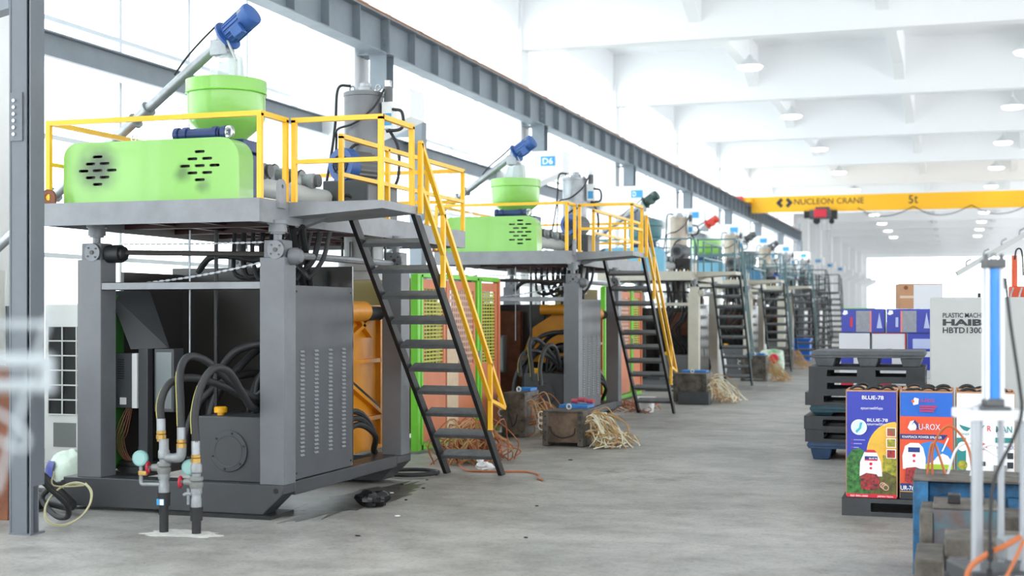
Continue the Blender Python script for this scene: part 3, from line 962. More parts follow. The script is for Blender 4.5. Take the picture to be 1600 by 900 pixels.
        for q in range(8):
            x = -5.95 + R.random() * 0.75
            G().tube([(x, 10.2 + R.random(), 2.33), (x + 0.1, 10.4, 1.6 + R.random() * 0.4), (x - 0.15, 10.5, 1.3), (x + 0.1, 10.6, 0.9), (x, 10.7, 0.5)], 0.022 + 0.012 * R.random(), n=7, k=4).build('hydraulic_hose', M_RUBBER, b)
        G().box(-6.9, -6.3, 10.3, 11.0, 0.3, 1.5).build('control_box', S['panel'], b, 0.01)
        G().box(-5.9, -5.4, 10.9, 11.1, 1.2, 1.7).build('clamp_block', S['clamp'], b, 0.01)
        G().box(-5.28, -5.12, 10.5, 10.62, 0.28, 2.0).build('tie_post', M_RUST, b, 0.006)
    if S.get('amber_inside'):
        G().prism([(-6.35, 0.95), (-5.35, 0.85), (-5.35, 1.75), (-5.75, 1.7), (-6.15, 1.45)], 'y', 11.1, 11.2).build('clamp_arm', S['clamp'], b, 0.01)
        G().cyl((-6.0, 11.05, 1.72), (-5.4, 11.05, 1.72), 0.08, n=14).build('clamp_cylinder', S['clamp'], b)
        G().box(-6.7, -6.35, 11.1, 11.25, 0.4, 1.7).build('clamp_board', M_RUST, b, 0.01)
    # ---------------- deck
    d = thing('work_platform', '%s steel work platform on top of the %s' % (S['deck_word'], who), 'platform', (-6.2, 12, 2.39), 'work platforms')
    yb = S.get('yb', 14.4)
    G().box(-7.2, -5.2, 9.65, 9.67, 2.365, 2.55).build('front_fascia', DK, d, smooth=0)
    G().box(-5.22, -5.2, 9.67, yb, 2.365, 2.55).build('side_fascia', DK, d, smooth=0)
    G().box(-7.2, -7.18, 9.67, yb, 2.365, 2.55).build('side_fascia', DK, d, smooth=0)
    G().box(-7.18, -5.22, yb - 0.02, yb, 2.365, 2.55).build('rear_fascia', DK, d, smooth=0)
    G().box(-7.18, -5.22, 9.67, yb - 0.02, 2.53, 2.549).build('deck_plate', DK, d, smooth=0)
    for k in range(6):
        y = 9.95 + k * (yb - 10.2) / 5
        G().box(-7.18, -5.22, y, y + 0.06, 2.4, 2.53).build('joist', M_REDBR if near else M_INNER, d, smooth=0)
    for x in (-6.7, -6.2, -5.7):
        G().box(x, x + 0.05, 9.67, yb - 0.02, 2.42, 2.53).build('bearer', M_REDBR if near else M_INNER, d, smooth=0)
    for x in (-6.9, -5.2):
        for y in (9.97, 12.4):
            pass
    G().prism([(-5.2, 2.43), (-5.2, 2.55), (-4.37, 2.55), (-4.37, 2.485)], 'y', 10.15, 10.9).build('landing', DK, d, smooth=0)
    G().prism([(-5.2, 2.365), (-5.2, 2.43), (-4.9, 2.455), (-5.0, 2.43)], 'y', 10.4, 10.5).build('landing_gusset', DK, d, smooth=0)
    G().plate([(9.93, 2.49), (10.06, 2.49), (10.06, 2.64)] + [(9.995 + 0.065 * math.cos(t), 2.66 + 0.065 * math.sin(t)) for t in [PI * q / 8 for q in range(9)]] + [(9.93, 2.64)], [hexpts(9.995, 2.665, 0.018)], 'x', -5.2, -5.175).build('lifting_lug', DK, d, smooth=0)
    if near:
        G().plate([(-7.24, 2.55), (-7.1, 2.55)] + [(-7.17 + 0.07 * math.cos(t), 2.6 + 0.07 * math.sin(t)) for t in [PI * q / 8 for q in range(9)]], [hexpts(-7.17, 2.605, 0.03)], 'y', 9.67, 9.69).build('lifting_lug', M_RUST, d, smooth=0)
    # ---------------- guard rails
    zr, zm = 3.22, 2.88
    RW = S.get('rw', 0.04)
    t = thing('guard_rail', '%s tubular guard rail around the platform of the %s' % (S['rail_word'], who), 'guard rail', (-6.0, 12, 2.55), 'platform guard rails')

    def post(x, y, z0=2.55, z1=zr):
        G().box(x - RW / 2, x + RW / 2, y - RW / 2, y + RW / 2, z0, z1).build('rail_post', RA, t, smooth=0)

    def rail(p, q, nm='top_rail', w=None):
        G().bar(p, q, w or RW, w or RW).build(nm, RA, t, smooth=0)
    post(-5.22, 9.7)
    post(-7.18, 9.7)
    post(-5.22, 10.13)
    rail((-7.2, 9.7, zr), (-5.2, 9.7, zr))
    rail((-7.18, 9.72, zr), (-7.18, yb - 0.03, zr))
    rail((-7.18, 9.72, zm), (-7.18, yb - 0.03, zm), 'mid_rail', 0.03)
    rail((-5.22, 9.72, zr), (-5.22, 10.15, zr))
    post(-5.16, 10.17)
    post(-4.39, 10.17)
    post(-4.39, 10.82)
    rail((-5.18, 10.17, zr), (-4.37, 10.17, zr))
    rail((-5.14, 10.17, zm), (-4.41, 10.17, zm), 'mid_rail', 0.036)
    rail((-4.39, 10.17, zr), (-4.39, 10.84, zr))
    rail((-4.39, 10.19, zm), (-4.39, 10.8, zm), 'mid_rail', 0.036)
    for y in (11.2, 12.25, 13.3, yb - 0.03):
        if y < yb:
            post(-5.22, y)
    rail((-5.22, 11.18, zr), (-5.22, yb - 0.01, zr))
    rail((-5.22, 11.2, zm), (-5.22, yb - 0.03, zm), 'mid_rail', 0.036)
    post(-7.18, yb - 0.03)
    post(-6.2, yb - 0.03)
    rail((-7.18, yb - 0.03, zr), (-5.22, yb - 0.03, zr))
    rail((-7.18, yb - 0.03, zm), (-5.22, yb - 0.03, zm), 'mid_rail', 0.036)
    # ---------------- ladder and hand rail
    l = thing('platform_ladder', 'steep black steel ladder with open treads climbing to the platform of the %s' % who, 'ladder', (-4.7, 12.2, zo), 'platform ladders')
    yf = S.get('yf', 13.27)
    ztop = 2.5
    for x in (-4.98, -4.39):
        g = G()
        g.prism([(10.84, ztop - 0.02), (10.97, ztop - 0.02), (yf + 0.04, zo + 0.0), (yf - 0.09, zo + 0.0)], 'x', x - 0.02, x + 0.02)
        g.build('stringer', S.get('ladder', M_BLACK), l, 0.003)
    for i in range(1, 11):
        k = i / 11
        y = 10.9 + k * (yf - 10.9)
        z = zo + (ztop - zo) * (1 - k)
        G().obox((-4.685, y + 0.04, z), 0.55, 0.16, 0.012, 0, 0.3).obox((-4.685, y - 0.036, z - 0.036), 0.55, 0.008, 0.03, 0, 0.3).build('tread', M_TREAD, l, smooth=0)
    h = thing('ladder_handrail', '%s sloping handrail along the ladder of the %s' % (S['rail_word'], who), 'handrail', (-4.34, 12.2, 0.5), 'ladder handrails')
    sl = lambda y: ztop - (ztop - zo) * (y - 10.9) / (yf - 10.9)
    xh = -4.345
    hh = 0.6
    G().bar((xh, 10.9, sl(10.9) + hh), (xh, yf - 0.08, sl(yf - 0.08) + hh), RW, RW).build('top_rail', RA, h, smooth=0)
    ym_ = 12.75 if yf > 13 else yf - 0.5
    G().bar((xh, 10.9, sl(10.9) + 0.24), (xh, ym_, sl(ym_) + 0.24), RW * 0.9, RW * 0.9).build('mid_rail', RA, h, smooth=0)
    G().bar((xh, ym_, sl(ym_) + 0.24), (xh, yf - 0.08, sl(yf - 0.08) + hh), RW * 0.9, RW * 0.9).build('end_rail', RA, h, smooth=0)
    for y in (10.91, 11.45, ym_):
        G().box(xh - RW / 2, xh + RW / 2, y - RW / 2, y + RW / 2, sl(y) - (0.05 if y > 11 else 0.0), sl(y) + hh).build('rail_post', RA, h, smooth=0)
    # ---------------- extruder with belt guard
    tx = S.get('tx', 0)
    OFF = OFF + Vector((tx, 0, 0))
    e = thing('extruder', S['ext_label'], 'extruder', (-6.2, 10.8, 2.55), 'extruders on the platforms')
    gx0, gx1, gz1 = S.get('guard', (-7.11, -5.465, 3.06))
    gx0 -= tx
    slots = [(u - tx, v) for u, v in S['slots']]
    outer = rounded(gx0, gx1, 2.551, gz1, 0.13, 0.17)
    holes = [stadium(cx_, cz_, 0.094, 0.023) for cx_, cz_ in slots]
    gm = S['guard_mat']
    G().plate(outer, holes, 'y', 9.8, 9.815).build('belt_guard_front', gm, e, smooth=0)
    g = G()
    ro = outer[1:]
    n = len(ro)
    A = [g.v((u, 9.815, v)) for u, v in ro]
    B = [g.v((u, 10.04, v)) for u, v in ro]
    for i in range(n - 1):
        g.b.faces.new((A[i], A[i + 1], B[i + 1], B[i]))
    o0 = outer[0]
    a0, b0 = g.v((o0[0], 9.815, o0[1])), g.v((o0[0], 10.04, o0[1]))
    g.b.faces.new((A[-1], a0, b0, B[-1]))
    g.build('belt_guard_rim', S['guard_rim'], e, smooth=40)
    G().plate(rounded(gx0 + 0.005, gx1 - 0.005, 2.553, gz1 - 0.004, 0.13, 0.17), [], 'y', 10.03, 10.04).build('belt_guard_back', M_INNER, e, smooth=0)
    if slots:
        for (cx_, r_) in ((gx0 + 0.35, 0.12), (gx1 - 0.4, 0.17)):
            G().lathe((cx_, 9.85, 2.82), (0, 1, 0), [(0.03, 0), (r_, 0.0), (r_, 0.14), (0.03, 0.14)], 20).build('pulley', M_INNER, e)
    if S['detail'] >= 1:
        # gearbox and cross shaft
        G().box(-6.02, -5.6, 10.05, 10.42, 2.55, 2.98).build('gearbox', M_BLUED, e, 0.02)
        G().box(-6.05, -5.58, 10.08, 10.4, 2.98, 3.08).build('gearbox_lid', M_BLUED, e, 0.012)
        G().cyl((-6.13, 9.98, 3.115), (-5.73, 9.98, 3.115), 0.047, n=18).build('cooler_tube', M_BLUED, e)
        for x in (-6.13, -6.05, -5.77, -5.69):
            G().cyl((x - 0.02, 9.98, 3.115), (x + 0.02, 9.98, 3.115), 0.06, n=18).build('cooler_flange', M_BLUED, e)
        G().torus((-5.63, 9.94, 3.115), (0.3, 1, 0), 0.04, 0.018).build('pipe_elbow', M_CHROME, e)
        G().lathe((-6.8, 10.06, 2.75), (0, 1, 0), [(0.17, 0), (0.2, 0.02), (0.2, 0.5), (0.16, 0.55)], 24).build('drive_motor', S['motor_body'], e)
        g = G()
        for q in range(14):
            t_ = PI * (0.08 + 0.84 * q / 13)
            c_, s_ = math.cos(t_), math.sin(t_)
            g.bar((-6.8 + 0.215 * c_, 10.1, 2.84 + 0.215 * s_), (-6.8 + 0.215 * c_, 10.5, 2.84 + 0.215 * s_), 0.008, 0.03)
        g.build('motor_fins', S['motor_body'], e, kind='stuff', smooth=0)
        G().box(-6.35, -6.1, 10.1, 10.5, 2.55, 3.06).build('gear_stand', M_BLUED, e, 0.015)
        G().torus((-6.52, 9.94, 3.1), (0.2, 1, 0), 0.028, 0.008, n=14, m=6).build('eye_bolt', M_CHROME, e)
        # barrel with heater blowers
        G().cyl((-5.72, 10.42, 2.73), (-5.72, 12.7, 2.73), 0.085, n=20).build('barrel', M_CAB, e)
        G().cyl((-5.62, 10.75, 2.59), (-5.62, 12.6, 2.59), 0.02, n=8).build('oil_pipe', M_CHROME, e)
        for y in (10.56, 10.98, 11.5):
            bl = G().lathe((-5.82, y, 2.86), (1, 0.0, 0), [(0.05, 0), (0.1, 0.02), (0.1, 0.07), (0.07, 0.09), (0.07, 0.19), (0.05, 0.21)], 18).build('barrel_blower', M_STEELM, e)
            G().lathe((-5.61, y, 2.86), (1, 0, 0), [(0.06, 0), (0.06, 0.03), (0.02, 0.035)], 14).build('blower_fan', M_DGREY, bl)
            G().torus((-5.76, y, 2.86), (1, 0, 0), 0.1, 0.012, n=18, m=6).build('blower_rim', M_BLACK, bl)
    # ---------------- hopper
    hp = thing('material_hopper', S['hop_label'], 'hopper', (-6.03, 10.62, 3.05), 'material hoppers')
    HM = S['hop']
    hx, hy_ = -6.06, 10.65
    hr = S.get('hr', 0.335)
    G().lathe((hx, hy_, 3.08), (0, 0, 1), [(0.1, 0), (0.11, 0.02), (hr * 0.93, 0.2), (hr, 0.26), (hr, 0.545), (hr - 0.006, 0.55)], 40).build('hopper_body', HM, hp, smooth=30)
    G().lathe((hx, hy_, 3.545), (0, 0, 1), [(hr + 0.002, 0), (hr + 0.014, 0.004), (hr + 0.014, 0.115), (hr, 0.12), (hr - 0.01, 0.12)], 40).build('hopper_lid', HM, hp, smooth=30)
    G().torus((hx, hy_, 3.548), (0, 0, 1), hr + 0.012, 0.006, n=40, m=5).build('lid_seam', S.get('hop_seam', M_GREENF), hp)
    G().box(hx - 0.12, hx + 0.12, hy_ - 0.12, hy_ + 0.12, 3.0, 3.085).build('hopper_throat', M_BLUED, hp, 0.01)
    # ---------------- screw loader
    if S.get('auger', True):
        a = thing('screw_loader', S['aug_label'], 'screw conveyor', (-9.0, 11.6, zo), 'inclined screw loaders')
        p1 = Vector((-6.1, 10.65, 4.02))
        dv = (p1 - Vector((-8.85, 11.2, 2.30))).normalized()
        foot = p1 + dv * ((-9.15 - tx - p1.x) / dv.x)
        G().cyl(foot, p1, 0.048, n=16).build('auger_tube', M_STEELM, a)
        for k in (0.28, 0.33, 0.66):
            q = p1.lerp(foot, k)
            G().cyl(q - dv * 0.012, q + dv * 0.012, 0.075, n=16).build('tube_clamp', M_STEELM, a)
        G().box(p1.x - 0.08, p1.x + 0.08, p1.y - 0.08, p1.y + 0.08, p1.z - 0.14, p1.z + 0.0).build('discharge_box', M_STEELM, a, 0.01)
        MB = S['aug_motor']
        q = p1 + dv * 0.06
        G().cyl(p1 + dv * 0.0, q, 0.075, n=16).build('coupling', M_STEELM, a)
        G().lathe(q, dv, [(0.138, 0), (0.138, 0.02), (0.1, 0.025)], 20).build('motor_flange', MB, a)
        mt = G().lathe(q, dv, [(0.085, 0.02), (0.094, 0.04), (0.094, 0.24), (0.104, 0.245), (0.106, 0.32), (0.1, 0.335), (0.065, 0.342)], 24).build('motor', MB, a)
        s_, t_ = frame(dv)
        g = G()
        for k in range(16):
            an = 2 * PI * k / 16
            r_ = s_ * math.cos(an) + t_ * math.sin(an)
            c0 = q + r_ * 0.097
            g.bar(c0 + dv * 0.05, c0 + dv * 0.23, 0.012, 0.012)
        g.build('cooling_fins', MB, mt, kind='stuff', smooth=0)
        tb = q + dv * 0.16 + Vector((0.05, -0.11, -0.07))
        G().obox(tb, 0.1, 0.08, 0.1, 0, 0, -0.6).build('terminal_box', MB, mt, 0.008)
        G().obox(q + dv * 0.2 + Vector((0.03, -0.1, 0.07)), 0.05, 0.02, 0.03, 0, 0.4, -0.6).build('name_plate', M_CHROME, mt)
        G().tube([q + dv * 0.05 + Vector((-0.1, -0.08, 0.05)), p1 + Vector((-0.16, -0.1, -0.02)), p1 - dv * 0.4 + Vector((-0.02, -0.07, 0.08)), p1 - dv * 0.6 + Vector((0, -0.06, 0.05))], 0.009, n=6).build('motor_cable', M_BLACK, a)
        if near:
            c_ = thing('chute', 'clear plastic chute dropping pellets into the hopper of the %s' % who, 'chute', (hx, hy_, 3.67))
            g = G()
            g.rings([(p1.x + 0.02, p1.y, p1.z - 0.14), (p1.x + 0.05, p1.y, 3.86), (hx, hy_, 3.67)], [0.07, 0.13, 0.16], 10, cap=False)
            g.build('chute_film', M_FILM, c_)
            G().bar((p1.x + 0.1, p1.y - 0.09, p1.z - 0.02), (p1.x + 0.19, p1.y - 0.1, 3.82), 0.02, 0.012).bar((p1.x + 0.19, p1.y - 0.1, 3.82), (p1.x + 0.19, p1.y - 0.1, 3.67), 0.02, 0.012).build('chute_bracket', M_CAB, c_)
        bn = thing('pellet_bin', 'pale pellet bin on legs under the screw loader of the %s' % who, 'bin', (foot.x, foot.y, zo), 'pellet bins')
        G().lathe((foot.x, foot.y, foot.z - 0.95), (0, 0, 1), [(0.06, 0), (0.24, 0.4), (0.26, 0.9), (0.25, 0.9), (0.22, 0.42), (0.05, 0.02)], 20, cap=False).build('bin_wall', M_CHILL, bn)
        for sx in (-1, 1):
            for sy in (-1, 1):
                G().bar((foot.x + sx * 0.2, foot.y + sy * 0.2, zo), (foot.x + sx * 0.19, foot.y + sy * 0.19, foot.z - 0.4), 0.03, 0.03).build('leg', M_STEEL, bn)
    # ---------------- accumulator head
    ah = thing('accumulator_head', S['head_label'], 'accumulator head', (-5.76, 12.9, 1.95), 'accumulator heads')
    HX, HY_ = -5.76, 12.9
    HD = S['head']
    G().lathe((HX, HY_, 2.551), (0, 0, 1), [(0.235, 0), (0.235, 0.1), (0.18, 0.12), (0.18, 0.4), (0.2, 0.42), (0.2, 1.29), (0.208, 1.295), (0.208, 1.33), (0.19, 1.34)], 32).build('head_barrel', HD, ah, smooth=30)
    G().lathe((HX, HY_, 1.98), (0, 0, 1), [(0.2, 0), (0.2, 0.08), (0.26, 0.09), (0.26, 0.18), (0.2, 0.19), (0.2, 0.52)], 28).build('die_head', M_CAB if near else M_INNER, ah, smooth=30)
    G().lathe((HX + 0.02, HY_, 3.89), (0, 0, 1), [(0.09, 0), (0.09, 0.05), (0.06, 0.06), (0.06, 0.09), (0.04, 0.1)], 18).build('top_cap', M_STEELM, ah)
    for x in (-0.12, 0.17):
        G().torus((HX + x, HY_ - 0.02, 3.93), (0.2, 1, 0), 0.03, 0.01, n=14, m=6).build('eye_bolt', M_STEELM, ah)
    for q in range(6):
        t_ = q * PI / 3 + 0.3
        G().cyl((HX + 0.22 * math.cos(t_), HY_ + 0.22 * math.sin(t_), 2.1), (HX + 0.22 * math.cos(t_), HY_ + 0.22 * math.sin(t_), 2.36), 0.014, n=6).build('tie_bolt', M_INNER, ah)
    if S['detail'] >= 1:
        pu = thing('air_preparation_unit', 'small white pneumatic unit clipped to the accumulator head of the %s' % who, 'pneumatic unit', (HX + 0.28, HY_, 3.5))
        G().box(HX + 0.22, HX + 0.34, HY_ - 0.06, HY_ + 0.06, 3.5, 3.78).build('unit_body', M_CHILL, pu, 0.01)
        G().cyl((HX + 0.28, HY_ - 0.02, 3.78), (HX + 0.28, HY_ - 0.02, 3.93), 0.045, n=14).build('regulator', M_DGREY, pu)
        G().box(HX + 0.25, HX + 0.31, HY_ - 0.05, HY_ + 0.01, 3.93, 4.0).build('regulator_knob', M_CHROME, pu, 0.006)
        G().box(HX + 0.24, HX + 0.33, HY_ - 0.065, HY_ - 0.06, 3.54, 3.66).build('blue_label', M_SIGNB, pu, smooth=0)
        for k, pts in enumerate([
            [(HX + 0.26, HY_ - 0.08, 3.9), (HX + 0.18, HY_ - 0.18, 3.7), (HX + 0.0, HY_ - 0.24, 3.55), (HX - 0.2, HY_ - 0.2, 3.5), (HX - 0.26, HY_ - 0.1, 3.4), (HX - 0.28, HY_ - 0.1, 2.9), (HX - 0.35, HY_ - 0.1, 2.6)],
            [(HX - 0.12, HY_ - 0.05, 3.96), (HX - 0.24, HY_ - 0.1, 3.93), (HX - 0.26, HY_ - 0.12, 3.6), (HX - 0.3, HY_ - 0.12, 3.3), (HX - 0.38, HY_ - 0.15, 2.8)],
            [(HX + 0.34, HY_ - 0.05, 3.7), (HX + 0.46, HY_ - 0.1, 3.66), (HX + 0.46, HY_ - 0.1, 3.5), (HX + 0.3, HY_ - 0.12, 3.47)],
            [(HX + 0.3, HY_ - 0.05, 3.5), (HX + 0.4, HY_ - 0.05, 3.3), (HX + 0.42, HY_ - 0.1, 3.0), (HX + 0.36, HY_ - 0.2, 2.8), (HX + 0.4, HY_ - 0.3, 2.6)],
            [(HX + 0.1, HY_ - 0.2, 3.38), (HX - 0.02, HY_ - 0.26, 3.3), (HX - 0.08, HY_ - 0.3, 3.15), (HX - 0.1, HY_ - 0.35, 2.95)],
            [(HX - 0.5, HY_ - 0.8, 2.56), (HX - 0.3, HY_ - 0.8, 2.72), (HX - 0.05, HY_ - 0.9, 2.8), (HX + 0.15, HY_ - 1.0, 2.7), (HX + 0.2, HY_ - 1.0, 2.56)],
            [(HX + 0.1, HY_ - 1.0, 2.56), (HX + 0.2, HY_ - 1.0, 2.72), (HX + 0.3, HY_ - 1.0, 2.75), (HX + 0.38, HY_ - 0.9, 2.6)],
        ]):
            G().tube(pts, (0.012, 0.014, 0.016, 0.016, 0.016, 0.024, 0.016)[k], n=8).build('air_hose', M_RUBBER, ah)
        # pump set on the deck
        pm = thing('pump_motor', S['pump_label'], 'electric motor', (-5.56, 12.3, 2.9), 'pump motors')
        G().lathe((-5.64, 12.08, 3.07), (0.35, 1, 0), [(0.1, 0), (0.16, 0.0), (0.165, 0.02), (0.165, 0.12)], 28).build('fan_cover', M_BLUEM if near else S['motor_body'], pm)
        g = G()
        for rr in (0.03, 0.06, 0.09):
            g.torus((-5.642, 12.074, 3.07), (0.35, 1, 0), rr, 0.006, n=20, m=5)
        for k in range(8):
            t_ = k * PI / 4
            g.bar((-5.642, 12.072, 3.07), (-5.642 + 0.1 * math.cos(t_), 12.072 - 0.035 * math.cos(t_), 3.07 + 0.1 * math.sin(t_)), 0.008, 0.008)
        g.build('fan_grille', M_BLACK, pm, kind='stuff', smooth=0)
        G().lathe((-5.605, 12.19, 3.07), (0.35, 1, 0), [(0.14, 0), (0.14, 0.3), (0.11, 0.33), (0.06, 0.34)], 24).build('motor_body', M_DGREY, pm)
        g = G()
        ax = Vector((0.35, 1, 0)).normalized()
        s_, t2 = frame(ax)
        for k in range(20):
            an = 2 * PI * k / 20
            c0 = Vector((-5.605, 12.19, 3.07)) + (s_ * math.cos(an) + t2 * math.sin(an)) * 0.142
            g.bar(c0 + ax * 0.02, c0 + ax * 0.28, 0.008, 0.02)
        g.build('motor_fins', M_DGREY, pm, kind='stuff', smooth=0)
        tk = tag(G().box(-5.74, -5.27, 11.9, 12.62, 2.551, 2.9).build('hydraulic_block', S['panel'], None, 0.01), 'grey hydraulic block under the pump motor of the %s' % who, 'hydraulic block', 'hydraulic blocks')
        for k in range(6):
            G().cyl((-5.75 + k * 0.085, 11.72, 2.551), (-5.75 + k * 0.085, 11.72, 2.66 - 0.02 * (k % 2)), 0.016, n=8).build('hose_fitting', M_BRASS if k % 2 else M_CHROME, tk)
    OFF = Vector((0, 0, 0))


def slot_grid(cx, cz, rows, px, pz):
    out = []
    for i, n in enumerate(rows):
        for k in range(n):
            out.append((cx + (k - (n - 1) / 2) * px, cz + ((len(rows) - 1) / 2 - i) * pz))
    return out


S1 = dict(who='nearest machine', detail=3, frame_word='dark grey steel', deck=M_DECK, deck_word='grey', post=M_POST, rail=M_YEL, rail_word='yellow', base=M_DARK, panel=M_PANEL, clamp=M_ORY,
          ext_label='extruder of the nearest machine behind a long lime green belt guard with two slot clusters',
          slots=slot_grid(-6.78, 2.825, [1, 2, 3, 2, 1], 0.135, 0.057) + slot_grid(-5.82, 2.835, [1, 2, 3, 2, 1], 0.135, 0.057),
          guard_mat=M_SOOT, guard_rim=M_GREEN, motor_body=M_BLUED, hop=M_GREEN, hop_label='big lime green round hopper above the nearest extruder',
          aug_label='long inclined screw loader with blue motor feeding the nearest hopper', aug_motor=M_BLUEM, head=mat('accumulator_grey_paint', (116, 118, 121), 0.38, metal=0.2, var=0.15, scale=4),
          head_label='tall grey accumulator head cylinder on the nearest platform', pump_label='blue-fronted pump motor behind the yellow rail of the nearest platform')
soot(M_SOOT, [(-6.82 + 6.2 + 0.09, -0.99, 0.28 + 0.06, 0.27, 0.9), (-6.7 + 6.2 + 0.06, -0.99, 0.36 + 0.06, 0.16, 0.4), (-5.98 + 6.2 + 0.06, -0.99, 0.235 + 0.06, 0.11, 0.6), (-5.78 + 6.2 + 0.06, -0.99, 0.12 + 0.06, 0.09, 0.5)])
machine(0, S1)
S2 = dict(S1, who='second machine', tx=-0.22, amber_inside=True, dz=-0.03, guard_mat=M_GREEN, detail=2, hr=0.36,
          ext_label='extruder of the second machine behind a lime green belt guard with one slot cluster',
          slots=slot_grid(-5.94, 2.83, [1, 3, 2, 3, 2, 3, 1], 0.122, 0.055),
          hop_label='lime green round hopper above the second extruder', aug_label='inclined screw loader with blue motor feeding the second green hopper',
          head=M_STEELM, head_label='grey steel accumulator head cylinder on the second platform', pump_label='dark pump motor behind the yellow rail of the second platform')
machine(8.95, S2)
OLD = dict(detail=1, tx=-0.34, frame_word='beige', deck=M_BEIGE, deck_word='beige', post=M_BEIGE, rail=M_TEALR, rail_word='teal', base=M_DGREY, panel=M_INNER, clamp=M_RUST, slots=[],
           guard_mat=M_LBLUE, guard_rim=M_LBLUE, motor_body=M_DGREY, hop=M_TEALH, hop_seam=M_TEALK, aug_motor=M_DGREEN, head=M_TAN, yf=12.75, yb=13.6, rw=0.032, bar=M_BEIGE, ladder=M_TEALK)


def old(dy, nth, **k):
    s = dict(OLD, who='%s machine' % nth, **{q: v for q, v in k.items() if q not in ('gw', 'hw', 'mw', 'dw')})
    gw, hw, mw = k['gw'], k['hw'], k['mw']
    s['ext_label'] = '%s extruder housing on the platform of the %s machine' % (gw, nth)
    s['hop_label'] = '%s hopper above the extruder of the %s machine' % (hw, nth)
    s['aug_label'] = 'inclined screw loader with %s motor feeding the %s machine' % (mw, nth)
    s['head_label'] = 'tan accumulator head standing on the platform of the %s machine' % nth
    s['pump_label'] = 'pump motor on the platform of the %s machine' % nth
    machine(dy, s)


old(18.45, 'third', gw='light blue', hw='dark teal', mw='dark green', hr=0.36, dz=-0.05)
S_ = dict(guard_mat=M_LBLUE, guard_rim=M_LBLUE)
old(26.2, 'fourth', gw='pale blue', hw='lime green', mw='red and grey', hop=M_GREEN, hop_seam=M_GREENF, aug_motor=M_REDM, hr=0.4, dz=-0.05)
old(33.4, 'fifth', gw='mid blue', hw='grey', mw='dark grey', hop=M_DGREY, guard_mat=M_MBLUE, guard_rim=M_MBLUE, aug_motor=M_DGREY, dz=-0.08, ladder=M_TEALK)
old(39.2, 'sixth', gw='strong blue', hw='pale grey', mw='grey', hop=M_CAB, guard_mat=M_BLUEM, guard_rim=M_BLUEM, aug_motor=M_DGREY, rail=M_TEALK, deck=M_DGREY, post=M_DGREY, base=M_DGREY, head=M_STEELM, dz=-0.08)
old(44.9, 'seventh', gw='dark grey', hw='pale grey', mw='grey', hop=M_CAB, guard_mat=M_DGREY, guard_rim=M_DGREY, aug_motor=M_DGREY, rail=M_TEALK, deck=M_DGREY, post=M_DGREY, base=M_DGREY, head=M_STEELM, dz=-0.1, auger=False)


# ------------------------------------------------------------------ water risers in front of the nearest machine
def riser(x, y, zb, zt, second, label):
    t = thing('water_riser', label, 'pipe', (x, y, 0), 'water risers')
    G().lathe((x, y, 0), (0, 0, 1), [(0.034, 0), (0.034, zb - 0.1), (0.045, zb - 0.1), (0.047, zb - 0.01), (0.05, zb - 0.01), (0.05, zb)], 20).build('black_pipe', M_BLACK, t)
    G().lathe((x, y, zb), (0, 0, 1), [(0.04, 0), (0.04, 0.06), (0.036, 0.07), (0.036, 0.1), (0.043, 0.1), (0.043, 0.14)], 18).build('galvanised_pipe', M_GALV, t)
    vz = zb + 0.14
    v = G().lathe((x, y, vz), (0, 0, 1), [(0.045, 0), (0.052, 0.02), (0.052, 0.04), (0.04, 0.05), (0.052, 0.06), (0.052, 0.08), (0.043, 0.09)], 18).build('gate_valve', mat('cast_valve_grey', (128, 130, 128), 0.55, metal=0.3), t)
    sd = -1
    G().cyl((x, y, vz + 0.045), (x - 0.09, y - 0.02, vz + 0.045), 0.034, 0.026, n=14).cyl((x - 0.09, y - 0.02, vz + 0.045), (x - 0.12, y - 0.026, vz + 0.045), 0.012, n=8).build('bonnet', MATS['cast_valve_grey'], v)
    w = G().torus((x - 0.12, y - 0.026, vz + 0.045), (1, 0.25, 0), 0.04, 0.008, n=18, m=6)
    for k in range(4):
        a = k * PI / 2 + 0.4
        d = Vector((0.24 * math.cos(a), -0.97 * math.cos(a), math.sin(a))) * 0.04
        c = Vector((x - 0.12, y - 0.026, vz + 0.045))
        w.bar(c, c + d, 0.008, 0.008)
    w.build('hand_wheel', M_REDV, t)
    z2 = vz + 0.09
    G().lathe((x, y, z2), (0, 0, 1), [(0.034, 0), (0.034, 0.02), (0.043, 0.03), (0.043, 0.08), (0.036, 0.09), (0.036, zt - z2)], 18).build('upper_pipe', M_GALV, t)
    return t, z2


t1, z2 = riser(-5.66, 9.02, 0.3, 0.7, True, 'taller galvanised water riser with tee, blue label and black foot by the nearest machine')
G().cyl((-5.66, 9.02, 0.56), (-5.56, 9.02, 0.56), 0.034, n=16).tube([(-5.57, 9.02, 0.56), (-5.53, 9.02, 0.565), (-5.512, 9.02, 0.59), (-5.51, 9.02, 0.64)], 0.037, n=14).build('tee_elbow', M_GALV, t1)
for (x, y, z) in ((-5.69, 9.03, 0.7), (-5.51, 9.02, 0.64)):
    G().lathe((x, y, z), (0, 0, 1), [(0.032, -0.02), (0.032, 0), (0.038, 0), (0.038, 0.03), (0.03, 0.035), (0.036, 0.04), (0.036, 0.06)], 8).build('brass_nut', M_BRASS, t1)
    G().cyl((x, y, z + 0.06), (x - 0.003, y + 0.003, z + 0.15), 0.033, n=14).build('hose_ferrule', M_STEELM, t1)
G().box(-5.69, -5.63, 8.967, 8.975, 0.21, 0.255).build('blue_and_white_label', M_SIGNB, t1, smooth=0)
G().box(-5.66, -5.63, 8.964, 8.967, 0.212, 0.253).build('label_patch', M_PRW, t1, smooth=0)
